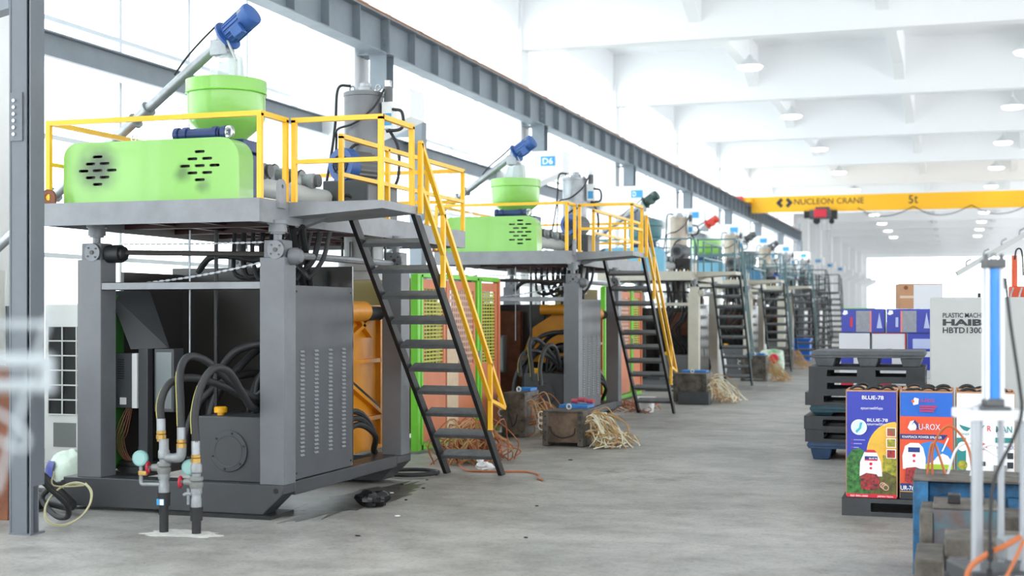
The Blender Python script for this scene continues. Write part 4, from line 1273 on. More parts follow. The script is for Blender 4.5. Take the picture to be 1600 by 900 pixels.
gp = G().tube([(-5.68, 9.0, 0.36), (-5.76, 8.99, 0.36), (-5.82, 8.98, 0.36), (-5.832, 8.98, 0.38), (-5.832, 8.98, 0.42), (-5.832, 8.98, 0.5)], 0.014, n=10, k=3).build('gauge_pipe', M_GALV, t1)
G().box(-5.85, -5.78, 8.965, 8.995, 0.425, 0.46).build('brass_cock', M_BRASS, t1, 0.006)
ga = thing('pressure_gauge', 'pale teal round pressure gauge on the side pipe of the taller riser', 'gauge', (-5.832, 8.98, 0.5))
G().lathe((-5.832, 8.985, 0.555), (0.15, -1, 0), [(0.058, 0), (0.06, 0.004), (0.06, 0.03), (0.055, 0.034)], 24).build('gauge_case', M_TEALG, ga)
G().lathe((-5.8268, 8.95, 0.555), (0.15, -1, 0), [(0.046, 0), (0.046, 0.002)], 24).build('gauge_glass', mat('gauge_face_white', (146, 186, 182), 0.2), ga)
t2, z3 = riser(-5.39, 9.03, 0.2, 0.53, False, 'shorter galvanised water riser with red hand wheel beside the taller one')
G().lathe((-5.4, 9.04, 0.53), (0, 0, 1), [(0.032, -0.02), (0.032, 0), (0.038, 0), (0.038, 0.03), (0.03, 0.035), (0.036, 0.04), (0.036, 0.06)], 8).build('brass_nut', M_BRASS, t2)
G().cyl((-5.4, 9.04, 0.59), (-5.403, 9.043, 0.69), 0.033, n=14).build('hose_ferrule', M_STEELM, t2)
G().tube([(-5.42, 9.01, 0.3), (-5.45, 8.99, 0.3), (-5.47, 8.99, 0.29)], 0.014, n=8).cyl((-5.44, 9.0, 0.22), (-5.44, 9.0, 0.34), 0.012, n=8).build('drain_cock', M_GALV, t2)
G().cyl((-5.44, 9.06, 0.34), (-5.46, 9.07, 0.44), 0.012, n=8).build('gauge_pipe', M_GALV, t2)
ga = thing('pressure_gauge', 'pale teal round pressure gauge half hidden behind the shorter riser', 'gauge', (-5.468, 9.075, 0.43))
G().lathe((-5.468, 9.08, 0.49), (0.15, -1, 0), [(0.058, 0), (0.06, 0.004), (0.06, 0.03), (0.055, 0.034)], 24).build('gauge_case', M_TEALG, ga)
G().lathe((-5.4627, 9.045, 0.49), (0.15, -1, 0), [(0.046, 0), (0.046, 0.002)], 24).build('gauge_glass', MATS['gauge_face_white'], ga)
g = G()
ring = []
for k in range(40):
    a = 2 * PI * k / 40
    r = 0.55 + 0.35 * R.random()
    ring.append((-5.5 + 0.42 * r * math.cos(a), 9.0 + 0.2 * r * math.sin(a)))
g.prism(ring, 'z', 0.0, 0.003)
tag(g.build('plaster_spill', mat('white_plaster_dust', (206, 204, 198), 0.9, var=0.3, scale=14), None, smooth=0), 'thin patch of white plaster dust around the feet of the risers', 'plaster dust', kind='stuff')


# ------------------------------------------------------------------ safety gates, moulds and clutter beside the machines
def lattice(g, axis_x, y0, y1, z0, z1, py, pz, w):
    n = int((y1 - y0) / py)
    for k in range(n + 1):
        y = y0 + (y1 - y0) * k / n
        g.box(axis_x - 0.004, axis_x + 0.004, y - w[0] / 2, y + w[0] / 2, z0, z1)
    n = int((z1 - z0) / pz)
    for k in range(n + 1):
        z = z0 + (z1 - z0) * k / n
        g.box(axis_x - 0.005, axis_x + 0.005, y0, y1, z - w[1] / 2, z + w[1] / 2)
    return g


def gate(dy, who, plank):
    global OFF
    OFF = Vector((0, dy, 0))
    X = -6.0
    t = thing('safety_gate', 'green framed safety gate with orange perforated panels behind the ladder of the %s' % who, 'safety gate', (X, 16.4, 0), 'safety gates')
    for (y0, y1) in ((14.88, 14.97), (15.0, 15.06), (16.98, 17.06), (17.1, 17.15), (17.86, 17.92)):
        G().box(X - 0.05, X + 0.04, y0, y1, 0.03, 2.1).build('gate_post', M_ORANGE if y0 > 17.5 else M_GREENF, t, 0.006)
    G().box(X - 0.05, X + 0.04, 14.97, 17.86, 2.06, 2.12).build('top_beam', M_GREENF, t, 0.006)
    G().box(X - 0.05, X + 0.04, 14.97, 17.86, 0.03, 0.1).build('bottom_beam', M_GREENF, t, 0.006)

    def leaf(y0, y1, zmid, mm, py, pz, w):
        p = G().plate([(y0, 0.12), (y1, 0.12), (y1, 2.04), (y0, 2.04)], [[(y0 + 0.07, zmid), (y1 - 0.07, zmid), (y1 - 0.07, 1.93), (y0 + 0.07, 1.93)]], 'x', X - 0.015, X + 0.015).build('gate_leaf', M_ORANGE, t, smooth=0)
        lattice(G(), X, y0 + 0.06, y1 - 0.06, zmid, 1.94, py, pz, w).build('mesh_infill', mm, p, kind='stuff', smooth=0)
    leaf(15.08, 15.86, 0.98, M_MESHY, 0.1, 0.042, (0.018, 0.02))
    leaf(15.9, 16.96, 0.98, mat('pale_perforated_sheet', (196, 150, 128), 0.5), 0.07, 0.07, (0.03, 0.03))
    leaf(17.18, 17.84, 0.98, M_MESHY, 0.1, 0.042, (0.018, 0.02))
    if plank:
        G().bar((X - 0.1, 15.98, 0.14), (X - 0.12, 16.1, 1.75), 0.03, 0.26).build('back_board', M_PLANK, t, smooth=0)
    G().box(X + 0.015, X + 0.02, 15.9, 16.3, 0.14, 1.45).build('pale_panel', M_PLANK, t, smooth=0) if plank else None
    G().box(X - 0.9, X - 0.87, 14.9, 17.9, 0.05, 2.1).build('added_backing', mat('olive_backing_sheet', (120, 108, 60), 0.5), t)  # added sheet that blocks the bright windows behind the mesh
    G().box(X + 0.02, X + 0.06, 17.0, 17.05, 0.95, 1.15).build('latch', M_DECK, t, 0.004)
    OFF = Vector((0, 0, 0))


gate(0, 'nearest machine', True)
gate(8.95, 'second machine', False)


def tangle(name, label, cat, c, ext, n, r, m, rng, arch=0.4):
    g = G()
    for k in range(n):
        a = rng.random() * 2 * PI
        p0 = Vector((c[0] + ext[0] * (rng.random() - 0.5), c[1] + ext[1] * (rng.random() - 0.5), r + 0.02))
        p3 = Vector((c[0] + ext[0] * (rng.random() - 0.5) * 1.3, c[1] + ext[1] * (rng.random() - 0.5) * 1.3, r))
        h = arch * (0.4 + 0.8 * rng.random())
        p1 = p0.lerp(p3, 0.3) + Vector((0.5 * (rng.random() - 0.5), 0.5 * (rng.random() - 0.5), h))
        p2 = p0.lerp(p3, 0.7) + Vector((0.5 * (rng.random() - 0.5), 0.5 * (rng.random() - 0.5), h * 0.5))
        g.tube([p0, p1, p2, p3], r, n=5, k=5)
    return tag(g.build(name, m, None), label, cat, kind='stuff')


tangle('tube_tangle', 'heap of tangled copper orange tubes under the nearest ladder', 'tubes', (-5.05, 14.3, 0), (0.55, 0.8, 0), 40, 0.008, M_COPPER, R, 0.42)
tangle('tube_tangle', 'tan plastic tubes mixed into the heap under the nearest ladder', 'tubes', (-5.1, 14.35, 0), (0.5, 0.8, 0), 22, 0.008, mat('tan_tube', (188, 150, 98), 0.5), R, 0.4)
tangle('tube_tangle', 'small heap of red brown tubes at the foot of the second ladder', 'tubes', (-5.1, 22.6, 0), (0.5, 1.2, 0), 20, 0.009, M_COPPER, R, 0.15)


def coil(name, label, cat, c, rad, r, turns, m, tail=None, tilt=0.0):
    pts = []
    for k in range(int(turns * 10) + 1):
        a = 2 * PI * k / 10
        rr = rad * (1 + 0.06 * math.sin(a * 0.37))
        pts.append((c[0] + rr * math.cos(a), c[1] + rr * math.sin(a), r + 0.004 + c[2] + 0.6 * r * k / 10 + tilt * (1 + math.sin(a))))
    if tail:
        pts += tail
    return tag(G().tube(pts, r, n=8, k=4).build(name, m, None), label, cat)


coil('hose_coil', 'flat black hose coil on the floor left of the nearest ladder foot', 'hose', (-5.25, 12.95, 0), 0.26, 0.016, 2.0, M_RUBBER)
tag(G().tube([(-5.0, 13.7, 0.02), (-4.8, 13.4, 0.012), (-4.5, 13.42, 0.012), (-4.22, 13.5, 0.012), (-4.02, 13.3, 0.012), (-3.92, 12.98, 0.012), (-3.84, 12.86, 0.012)], 0.01, n=8).build('air_hose', M_ORTUBE, None), 'single orange air hose snaking out past the nearest ladder foot', 'hose')
g = G().ball((-4.66, 13.5, 0.045), 0.1, 0.06, 0.045).ball((-4.72, 13.52, 0.1), 0.03, 0.03, 0.03)
for v in g.b.verts:
    v.co += Vector((R.random() - 0.5, R.random() - 0.5, R.random() * 0.6)) * 0.03
tag(g.build('plastic_scrap', M_PRW, None), 'white crumpled plastic scrap beside the nearest ladder foot', 'scrap')


def lump(name, label, cat, c, rx, ry, rz, m, amp, seg=22):
    g = G().ball((c[0], c[1], c[2] + rz * 0.85), rx, ry, rz, seg)
    for v in g.b.verts:
        d = v.co - Vector((c[0], c[1], c[2] + rz * 0.8))
        k = 1 + amp * (math.sin(v.co.x * 41 + v.co.z * 23) * math.cos(v.co.y * 37 + v.co.z * 29) + 0.6 * (R.random() - 0.5))
        v.co = Vector((c[0], c[1], c[2] + rz * 0.8)) + d * k
        v.co.z = max(c[2] + 0.002, v.co.z)
    return tag(g.build(name, m, None, smooth=30), label, cat)


lump('rubbish_lump', 'crumpled glossy black plastic lump on the floor before the nearest machine', 'rubbish', (-4.72, 10.75, 0), 0.14, 0.1, 0.075, mat('glossy_black_film', (22, 22, 24), 0.25), 0.22)
for i in range(10):
    x, y = [(-4.9, 11.6), (-5.05, 12.2), (-4.75, 12.0), (-4.6, 11.2), (-4.95, 12.6), (-4.3, 10.3), (-4.1, 14.8), (-3.4, 11.2), (-3.0, 9.6), (-4.2, 9.3), (-5.1, 9.3), (-2.6, 12.4), (-3.5, 15.5), (-4.4, 15.3), (-2.2, 10.4), (-3.8, 9.2)][i]
    tag(lump('floor_chip', 'x', 'chip', (x, y, 0), 0.014 + 0.012 * R.random(), 0.014, 0.006, M_BLACK if i % 5 else M_WOVEN, 0.3, 8),
        'tiny %s plastic chip lying on the concrete floor' % ('black' if i % 5 else 'white'), 'chip', 'plastic chips on the floor')


def mould(base, w, d, h, face, top, label, tubes=30, tube_m=M_CREAMT, rz=0.0, group='mould blocks beside the machines', side=1, tlabel=None, topw=None):
    x, y, z = base
    t = thing('mould_block', label, 'mould', (x + w / 2, y + d / 2, z), group)
    G().box(x + 0.06, x + w - 0.06, y + 0.015, y + d * 0.46, z + 0.04, z + h - 0.015).build('mould_half', face, t, 0.006)
    G().box(x + 0.05, x + w - 0.05, y + d * 0.5, y + d, z + 0.04, z + h).build('mould_half', top, t, 0.006)
    for xx in (x, x + w - 0.075):
        b = G().box(xx, xx + 0.075, y, y + d * 0.44, z, z + h - 0.02).build('clamp_bar', M_MOLD, t, 0.005)
        for q in range(4):
            zz = z + 0.07 + q * (h - 0.14) / 3
            G().cyl((xx + 0.0375, y - 0.004, zz), (xx + 0.0375, y + 0.002, zz), 0.011, n=8).build('bolt_hole', M_BLACK, b)
    G().box(x + 0.005, x + w - 0.005, y - 0.005, y + d * 0.46, z + h - 0.02, z + h).build('top_plate', M_MOLD, t, 0.004)
    G().box(x + 0.07, x + w * 0.85, y + d * 0.52, y + d * 0.9, z + h, z + h + 0.04).build('blue_top_plate', M_BLUEMOLD, t, 0.004)
    G().tube([(x + 0.1, y - 0.01, z + h * 0.55), (x + 0.14, y - 0.02, z + h * 0.35), (x + w * 0.5, y - 0.03, z + h * 0.24), (x + w - 0.12, y - 0.02, z + h * 0.33), (x + w - 0.1, y - 0.01, z + h * 0.52)], 0.01, n=7).build('front_hose', M_RUBBER, t)
    G().torus((x + w * 0.5, y + d * 0.3, z + h + 0.035), (0.2, 1, 0), 0.03, 0.009, n=14, m=6).build('lifting_eye', M_CREAMT, t)
    for q in range(3):
        G().torus((x - 0.04, y + 0.1, z + h * (0.85 - q * 0.16)), (0.2, 1, 0.1), 0.045, 0.008, n=14, m=6).build('tube_loop', M_PRW, t)
    if tubes:
        for s2 in range(2):
            g = G()
            for k in range(tubes // 2):
                yy = y + 0.06 + (d - 0.1) * R.random()
                z0 = z + h * (0.2 + 0.7 * R.random())
                r1 = 0.1 + 0.34 * R.random()
                sx = x + w if side > 0 else x
                r2 = r1 + (R.random() - 0.15) * 0.25
                wb = lambda s_: (R.random() - 0.5) * s_
                g.tube([(sx - 0.02 * side, yy, z0), (sx + side * r1 * 0.45, yy + wb(0.1), z0 + 0.06 * R.random()), (sx + side * r1, yy - 0.1 + wb(0.25), z0 * (0.45 + 0.3 * R.random())), (sx + side * r2, yy - 0.15 + wb(0.4), z + 0.02 + 0.12 * R.random()), (sx + side * (r2 + wb(0.2)), yy - 0.2 + wb(0.5), z + 0.012)], 0.0075, n=5, k=5)
            g.build('cooling_tubes', tube_m if s2 == 0 else mat('tan_tube', (188, 150, 98), 0.5), t, kind='stuff')
    return t


mould((-4.86, 16.25, 0.01), 0.52, 0.95, 0.43, M_MOLDRUST, M_MOLD, 'brown stained steel mould with cream tubes standing nearest in the aisle, behind the ladder', 70)
for q, (x, y) in enumerate(((-4.62, 16.95), (-4.52, 16.92), (-4.42, 16.95))):
    tag(G().cyl((x - 0.05, y, 0.52 + 0.02 * (q == 1)), (x + 0.04, y - 0.03, 0.52 + 0.02 * (q == 1)), 0.03, n=12).build('hose_connector', mat('dusty_pink_plastic', (178, 72, 88), 0.5), None), 'dusty pink hose connector lying on the nearest mould, %s' % ('left', 'middle', 'right')[q], 'connector', 'pink connectors')
mould((-5.72, 17.25, 0.01), 0.32, 0.8, 0.58, M_MOLD, M_MOLD, 'dark upright steel mould with copper tubes beside the nearest safety gate', 34, M_COPPER)
mould((-4.95, 24.9, 0.01), 0.62, 0.9, 0.52, M_MOLD, M_MOLD, 'dark steel mould with blue top beside the second ladder', 44)
tk = thing('plastic_trough', 'empty black plastic trough on the floor in front of the second mould', 'trough', (-4.4, 24.6, 0))
G().box(-4.75, -4.2, 24.35, 24.37, 0.0, 0.22).box(-4.75, -4.2, 24.63, 24.65, 0.0, 0.22).build('long_side', M_PALLET, tk, 0.004)
G().box(-4.75, -4.73, 24.37, 24.63, 0.0, 0.22).box(-4.22, -4.2, 24.37, 24.63, 0, 0.22).build('short_side', M_PALLET, tk, 0.004)
G().box(-4.75, -4.2, 24.35, 24.65, 0.0, 0.015).build('bottom', M_PALLET, tk)
mould((-4.95, 33.2, 0.01), 0.6, 0.8, 0.6, M_MOLD, M_MOLD, 'dark steel mould with tan tubes beside the third ladder', 36, mat('tan_tube', (188, 150, 98), 0.5))
mould((-5.1, 40.6, 0.01), 0.55, 0.8, 0.55, M_MOLD, M_MOLD, 'small dark mould with tan tubes beside the fourth ladder', 24, MATS['tan_tube'])
bx = thing('white_bin', 'small white plastic bin beside the second ladder foot', 'bin', (-4.95, 20.9, 0))
bx.location = (-4.9, 22.35, 0)
G().lathe((-4.9, 22.35, 0), (0, 0, 1), [(0.13, 0), (0.16, 0.24), (0.175, 0.25), (0.15, 0.25), (0.12, 0.02)], 18, cap=False).build('bin_wall', M_CHILL, bx)
sk = tag(G().prism([(-4.85, 0.0), (-4.3, 0.0), (-4.27, 0.3), (-4.3, 0.66), (-4.55, 0.7), (-4.84, 0.66), (-4.88, 0.3)], 'y', 35.9, 36.35).build('printed_sack', mat('green_sack_print', (92, 158, 92), 0.6, var=1, scale=5, dark=(226, 230, 222)), None, 0.05), 'upright green and white printed sack beside the fourth machine', 'sack')
G().ball((-4.5, 35.9, 0.45), 0.13, 0.02, 0.13).build('red_print', M_PRR, sk)
G().box(-4.75, -4.6, 35.885, 35.9, 0.12, 0.4).build('blue_print', M_SIGNB, sk, smooth=0)
cr2 = thing('plastic_crate', 'blue plastic crate on the floor between the far machines', 'crate', (-5.1, 47.9, 0))
for z in (0.02, 0.4):
    G().box(-5.5, -4.75, 47.6, 48.2, z, z + 0.33).build('crate_tub', M_PRB2, cr2, 0.02)
    G().box(-5.54, -4.71, 47.56, 48.24, z + 0.3, z + 0.36).build('crate_rim', M_PRB2, cr2, 0.01)
for q, (x, y, h) in enumerate(((-5.5, 32.4, 0.9), (-5.35, 32.0, 0.85), (-5.4, 40.3, 0.8))):
    lump('filled_sack', 'white woven sack slumped on the floor behind the %s' % ('third ladder, left one', 'third ladder, right one', 'fourth ladder')[q], 'sack', (x, y, 0), 0.26, 0.2, h * 0.52, M_WOVEN, 0.04)
for q, (y, lab) in enumerate(((32.9, 'between the third and fourth machines'), (40.2, 'between the fourth and fifth machines'), (47.0, 'between the fifth and sixth machines'))):
    c = thing('control_cabinet', 'dark control cabinet standing %s' % lab, 'cabinet', (-6.3, y, 0), 'control cabinets between the machines')
    G().box(-6.8, -5.7, y, y + 0.7, 0.06, 1.75).build('cabinet_body', M_INNER, c, 0.01)
    G().box(-6.78, -6.27, y - 0.02, y, 0.1, 1.72).build('cabinet_door', M_BLACK, c, 0.006)
    G().box(-6.23, -5.72, y - 0.02, y, 0.1, 1.72).build('cabinet_door', M_BLACK, c, 0.006)
    G().box(-6.3, -6.26, y - 0.04, y - 0.02, 0.9, 1.1).build('door_handle', M_CHROME, c, 0.004)
    G().box(-6.85, -5.65, y - 0.04, y + 0.74, 0, 0.06).build('plinth', M_BLACK, c)

# ------------------------------------------------------------------ chiller, bag and hoses at the left
ch = thing('chiller_unit', 'off-white chiller with black gridded intake behind the nearest machine', 'chiller', (-8.8, 13.1, 0))
G().box(-9.4, -8.2, 12.62, 13.6, 0.02, 1.74).build('chiller_body', M_CHILL, ch, 0.012)
G().box(-9.34, -8.26, 12.612, 12.62, 0.55, 1.5).build('intake', M_BLACK, ch, smooth=0)
for k in range(7):
    x = -9.34 + k * 0.18
    G().cyl((x, 12.6, 0.55), (x, 12.6, 1.5), 0.009, n=6).build('grille_bar', M_CHILL, ch)
for k in range(7):
    z = 0.55 + k * 0.95 / 6
    G().cyl((-9.34, 12.6, z), (-8.26, 12.6, z), 0.008, n=6).build('grille_bar', M_CHILL, ch)
G().box(-9.28, -9.0, 12.61, 12.622, 0.2, 0.46).build('service_recess', mat('grey_recess', (120, 124, 122), 0.5), ch, smooth=0)
bg = lump('rubbish_bag', 'crumpled pale green plastic bag with a blue print beside the nearest machine', 'bag', (-7.85, 10.95, 0), 0.24, 0.18, 0.2, M_BAGP, 0.07, 30)
g = G()
c0 = Vector((-7.85, 10.95, 0.17))
rows = []
for i in range(7):
    row = []
    for j in range(7):
        u, w_ = -0.85 + 0.55 * i / 6, -0.25 + 0.75 * j / 6
        n = Vector((math.sin(u) * math.cos(w_), -math.cos(u) * math.cos(w_), math.sin(w_)))
        row.append(g.v(c0 + Vector((n.x * 0.262, n.y * 0.2, n.z * 0.22))))
    rows.append(row)
for i in range(6):
    for j in range(6):
        g.b.faces.new((rows[i][j], rows[i + 1][j], rows[i + 1][j + 1], rows[i][j + 1]))
g.build('blue_print', mat('violet_blue_bag_print', (72, 82, 160), 0.4, var=0.4, scale=9), bg)
tag(G().tube([(-7.05, 9.2, 0.45), (-6.9, 9.25, 0.33), (-6.8, 9.4, 0.15), (-6.9, 9.6, 0.07), (-7.2, 9.75, 0.07), (-7.6, 9.9, 0.12), (-7.9, 10.2, 0.06), (-7.6, 10.3, 0.05), (-7.3, 9.8, 0.05), (-7.3, 9.4, 0.05)], 0.045, n=12).build('fat_hose', M_RUBBER, None), 'fat black corrugated hose slumped on the floor behind the steel column', 'hose')
tag(G().tube([(-6.6, 8.78, 0.5), (-6.62, 8.9, 0.34), (-6.55, 9.05, 0.18), (-6.6, 9.15, 0.06), (-6.75, 9.2, 0.05), (-6.95, 9.3, 0.16), (-6.9, 9.35, 0.25), (-6.75, 9.3, 0.3)], 0.022, n=10).build('fat_hose', M_RUBBER, None), 'thinner black hose curling beside the foot of the steel column', 'hose')
pts = []
for k in range(23):
    a = 2 * PI * k / 11 + 1.2
    pts.append((-6.5 + 0.19 * math.cos(a) + 0.01 * k / 11, 9.0 + 0.12 * math.sin(a), 0.17 + 0.15 * math.sin(a) + 0.01 * (k / 11)))
pts = [(-6.47, 8.8, 0.45), (-6.5, 8.84, 0.34)] + pts
tag(G().tube(pts, 0.006, n=7).build('clear_tube', mat('yellowed_clear_tube', (176, 170, 134), 0.3), None), 'yellowed clear tube looped beside the foot of the steel column', 'tube')
tag(G().prism([(-7.62, 0.0), (-7.16, 0.0), (-7.14, 1.22), (-7.6, 1.25)], 'y', 9.15, 9.2).build('rusty_sheet', M_RUST, None, 0.004), 'rust brown steel sheet standing at the left edge behind the column', 'sheet')

# blurred fixture close to the camera at the left edge
M_FIX = mat('dull_aluminium', (168, 176, 180), 0.45)
fx = thing('clamp_fixture', 'pale steel clamp fixture close to the camera at the left edge', 'fixture', (-1.62, 1.8, 0))
G().cyl((-1.62, 1.8, 0.02), (-1.62, 1.8, 1.75), 0.02, n=12).build('stand_pole', M_FIX, fx)
G().lathe((-1.62, 1.8, 0), (0, 0, 1), [(0.18, 0), (0.18, 0.015), (0.03, 0.03)], 20).build('stand_base', M_DGREY, fx)
for (z, x1, r) in ((1.63, -1.385, 0.006), (1.572, -1.385, 0.013), (1.532, -1.39, 0.01)):
    G().cyl((-1.62, 1.8, z), (x1, 1.87, z), r, n=10).build('clamp_arm', M_FIX, fx)
G().cyl((-1.38, 1.866, 1.645), (-1.47, 1.85, 1.36), 0.004, n=8).build('tie_rod', M_FIX, fx)
G().box(-1.396, -1.378, 1.86, 1.88, 1.52, 1.58).build('clamp_jaw', M_FIX, fx, 0.004)
G().tube([(-1.5, 1.83, 1.5), (-1.46, 1.84, 1.49), (-1.43, 1.85, 1.47), (-1.41, 1.85, 1.45), (-1.42, 1.85, 1.43), (-1.47, 1.84, 1.45)], 0.004, n=8).build('spring_clip', M_FIX, fx)


# ------------------------------------------------------------------ pallets
def flat_pallet(x0, y0, z0, w, d, h, m, label, group, nslat=7):
    t = thing('plastic_pallet', label, 'pallet', (x0 + w / 2, y0 + d / 2, z0), group)
    a, b = 0.2 * w, 0.1 * w
    hz0, hz1 = z0 + 0.25 * h, z0 + 0.75 * h
    hl = [[(x0 + 0.16 * w, hz0), (x0 + 0.42 * w, hz0), (x0 + 0.42 * w, hz1), (x0 + 0.16 * w, hz1)], [(x0 + 0.58 * w, hz0), (x0 + 0.84 * w, hz0), (x0 + 0.84 * w, hz1), (x0 + 0.58 * w, hz1)]]
    outer = [(x0, z0), (x0 + w, z0), (x0 + w, z0 + h), (x0, z0 + h)]
    for y in (y0, y0 + d - 0.03):
        G().plate(outer, hl, 'y', y, y + 0.03).build('fork_face', m, t, smooth=0)
    hs = [[(y0 + 0.16 * d, hz0), (y0 + 0.42 * d, hz0), (y0 + 0.42 * d, hz1), (y0 + 0.16 * d, hz1)], [(y0 + 0.58 * d, hz0), (y0 + 0.84 * d, hz0), (y0 + 0.84 * d, hz1), (y0 + 0.58 * d, hz1)]]
    for x in (x0, x0 + w - 0.03):
        G().plate([(y0 + 0.03, z0), (y0 + d - 0.03, z0), (y0 + d - 0.03, z0 + h), (y0 + 0.03, z0 + h)], hs, 'x', x, x + 0.03).build('side_face', m, t, smooth=0)
    for k in range(nslat):
        yy = y0 + 0.03 + (d - 0.06) * k / nslat
        G().box(x0 + 0.03, x0 + w - 0.03, yy + 0.008, yy + (d - 0.06) / nslat - 0.008, z0 + h - 0.022, z0 + h).build('deck_slat', m, t, smooth=0)
    for x in (x0 + 0.03, x0 + w * 0.43, x0 + w - 0.16):
        G().box(x, x + 0.13, y0 + 0.03, y0 + d - 0.03, z0, z0 + 0.025).build('runner', m, t, smooth=0)
    return t


def leg_pallet(x0, y0, z0, w, d, h, m, label, group):
    t = thing('plastic_pallet', label, 'pallet', (x0 + w / 2, y0 + d / 2, z0), group)
    G().box(x0, x0 + w, y0, y0 + d, z0 + h - 0.05, z0 + h - 0.02).build('deck', m, t, 0.006)
    G().prism([(x0 + 0.02, z0 + h - 0.075), (x0 + w - 0.02, z0 + h - 0.075), (x0 + w, z0 + h - 0.05), (x0, z0 + h - 0.05)], 'y', y0 + 0.01, y0 + d - 0.01).build('deck_skirt', m, t, smooth=0)
    for k in range(9):
        yy = y0 + d * k / 9
        G().box(x0 + 0.01, x0 + w - 0.01, yy + 0.01, yy + d / 9 - 0.01, z0 + h - 0.02, z0 + h).build('deck_slat', m, t, smooth=0)
    for i in range(3):
        for j in range(3):
            cx_ = x0 + w * (0.12 + 0.38 * i)
            cy_ = y0 + d * (0.12 + 0.38 * j)
            g = G()
            q = []
            for zz, r in ((z0, 0.088), (z0 + h - 0.075, 0.118)):
                q.append([g.v((cx_ + r * sx, cy_ + r * 0.8 * sy, zz)) for sx, sy in ((-1, -1), (1, -1), (1, 1), (-1, 1))])
            g.b.faces.new(list(reversed(q[0])))
            g.b.faces.new(q[1])
            for k in range(4):
                g.b.faces.new((q[0][k], q[0][(k + 1) % 4], q[1][(k + 1) % 4], q[1][k]))
            g.build('leg', m, t, 0.01)
    return t


PG = 'pallets in the empty stack'
SX, SY = -1.6, 15.7
leg_pallet(SX, SY, 0.0, 1.28, 1.0, 0.2, M_PALLETB, 'dark blue legged pallet at the very bottom of the empty stack', PG)
flat_pallet(SX - 0.02, SY, 0.2, 1.28, 1.0, 0.145, M_PALLET, 'black fork pallet resting on the dark blue legged pallet', PG)
flat_pallet(SX - 0.03, SY - 0.02, 0.345, 1.28, 1.0, 0.145, M_PALLET, 'black fork pallet directly under the teal legged pallet', PG)
leg_pallet(SX + 0.03, SY, 0.49, 1.2, 1.0, 0.12, M_PALLETT, 'dark teal legged pallet in the middle of the empty stack', PG)
flat_pallet(SX - 0.02, SY, 0.61, 1.28, 1.0, 0.145, M_PALLET, 'black fork pallet resting on the teal legged pallet', PG)
flat_pallet(SX + 0.02, SY, 0.755, 1.25, 1.0, 0.145, M_PALLET, 'lower of the paired black fork pallets near the top of the stack', PG)
flat_pallet(SX + 0.02, SY, 0.9, 1.25, 1.0, 0.145, M_PALLET, 'black fork pallet just under the grey topmost pallet', PG)
leg_pallet(SX + 0.05, SY, 1.045, 1.22, 1.0, 0.175, M_PALLETG, 'dusty grey legged pallet on top of the empty stack', PG)
flat_pallet(-0.89, 11.48, 0.0, 1.42, 1.1, 0.145, M_PALLET, 'black pallet on the floor under the printed sprayer boxes', None)


# ------------------------------------------------------------------ cartons
class Face:
    """flat print on the front (-Y) face of a carton; u, v run 0..1 over the face"""

    def __init__(s, t, x0, y, z0, w, h):
        s.t, s.x0, s.y, s.z0, s.w, s.h, s.k = t, x0, y, z0, w, h, 1

    def P(s, u, v):
        return (s.x0 + u * s.w, s.z0 + v * s.h)

    def poly(s, pts, m, name='print'):
        y = s.y - 0.0012 * s.k
        s.k += 1
        return G().prism([s.P(u, v) for u, v in pts], 'y', y - 0.001, y).build(name, m, s.t, smooth=0)

    def rect(s, u0, v0, u1, v1, m, name='print'):
        return s.poly([(u0, v0), (u1, v0), (u1, v1), (u0, v1)], m, name)

    def disc(s, u, v, r, m, name='print', n=20):
        k = s.w / s.h
        return s.poly([(u + r * math.cos(2 * PI * q / n), v + r * k * math.sin(2 * PI * q / n)) for q in range(n)], m, name)

    def txt(s, string, u, v, wu, hv, m, bold=0.0, shear=0.0):
        p = s.P(u, v)
        y = s.y - 0.0012 * s.k
        s.k += 1
        try:
            return text(string, 'lettering', m, s.t, (p[0], y, p[1]), wu * s.w, hv * s.h, thick=0.001, bold=bold, shear=shear)
        except Exception:
            return None


def carton(name, label, x0, y0, z0, w, d, h, body, group, open_top=False, rz=0.0):
    t = thing(name, label, 'carton', (x0 + w / 2, y0 + d / 2, z0), group)
    if open_top:
        for (a, b, c, e) in ((x0, x0 + w, y0, y0 + 0.008), (x0, x0 + w, y0 + d - 0.008, y0 + d), (x0, x0 + 0.008, y0 + 0.008, y0 + d - 0.008), (x0 + w - 0.008, x0 + w, y0 + 0.008, y0 + d - 0.008)):
            G().box(a, b, c, e, z0, z0 + h).build('carton_side', body, t, smooth=0)
        G().box(x0, x0 + w, y0, y0 + d, z0, z0 + 0.01).build('carton_bottom', M_CARD, t, smooth=0)
        G().box(x0 + 0.012, x0 + w - 0.012, y0 + 0.012, y0 + d - 0.012, z0 + h - 0.09, z0 + h - 0.05).build('inner_pad', M_CARD, t, smooth=0)
        G().obox((x0 + w * 0.5, y0 + d * 0.9, z0 + h - 0.004), w * 0.94, 0.09, 0.006, 0, 0.1).build('flap', M_CARD, t, smooth=0)
    else:
        G().box(x0, x0 + w, y0, y0 + d, z0, z0 + h).build('carton_body', body, t, 0.006)
    if rz:
        t.rotation_euler.z = rz
    return t


def straps(t, x0, y0, z, w, seed):
    rr = random.Random(seed)
    for k in range(3):
        u = x0 + w * (0.06 + 0.3 * k) + 0.02 * rr.random()
        G().tube([(u, y0 + 0.1, z - 0.05), (u + 0.01, y0 + 0.09, z - 0.01 + 0.015 * rr.random()), (u + 0.06, y0 + 0.1, z + 0.008 + 0.02 * rr.random()), (u + 0.11, y0 + 0.12, z + 0.005), (u + 0.13, y0 + 0.14, z - 0.05)], 0.009 + 0.006 * rr.random(), n=7).build('rubber_strap', M_BLACK, t)


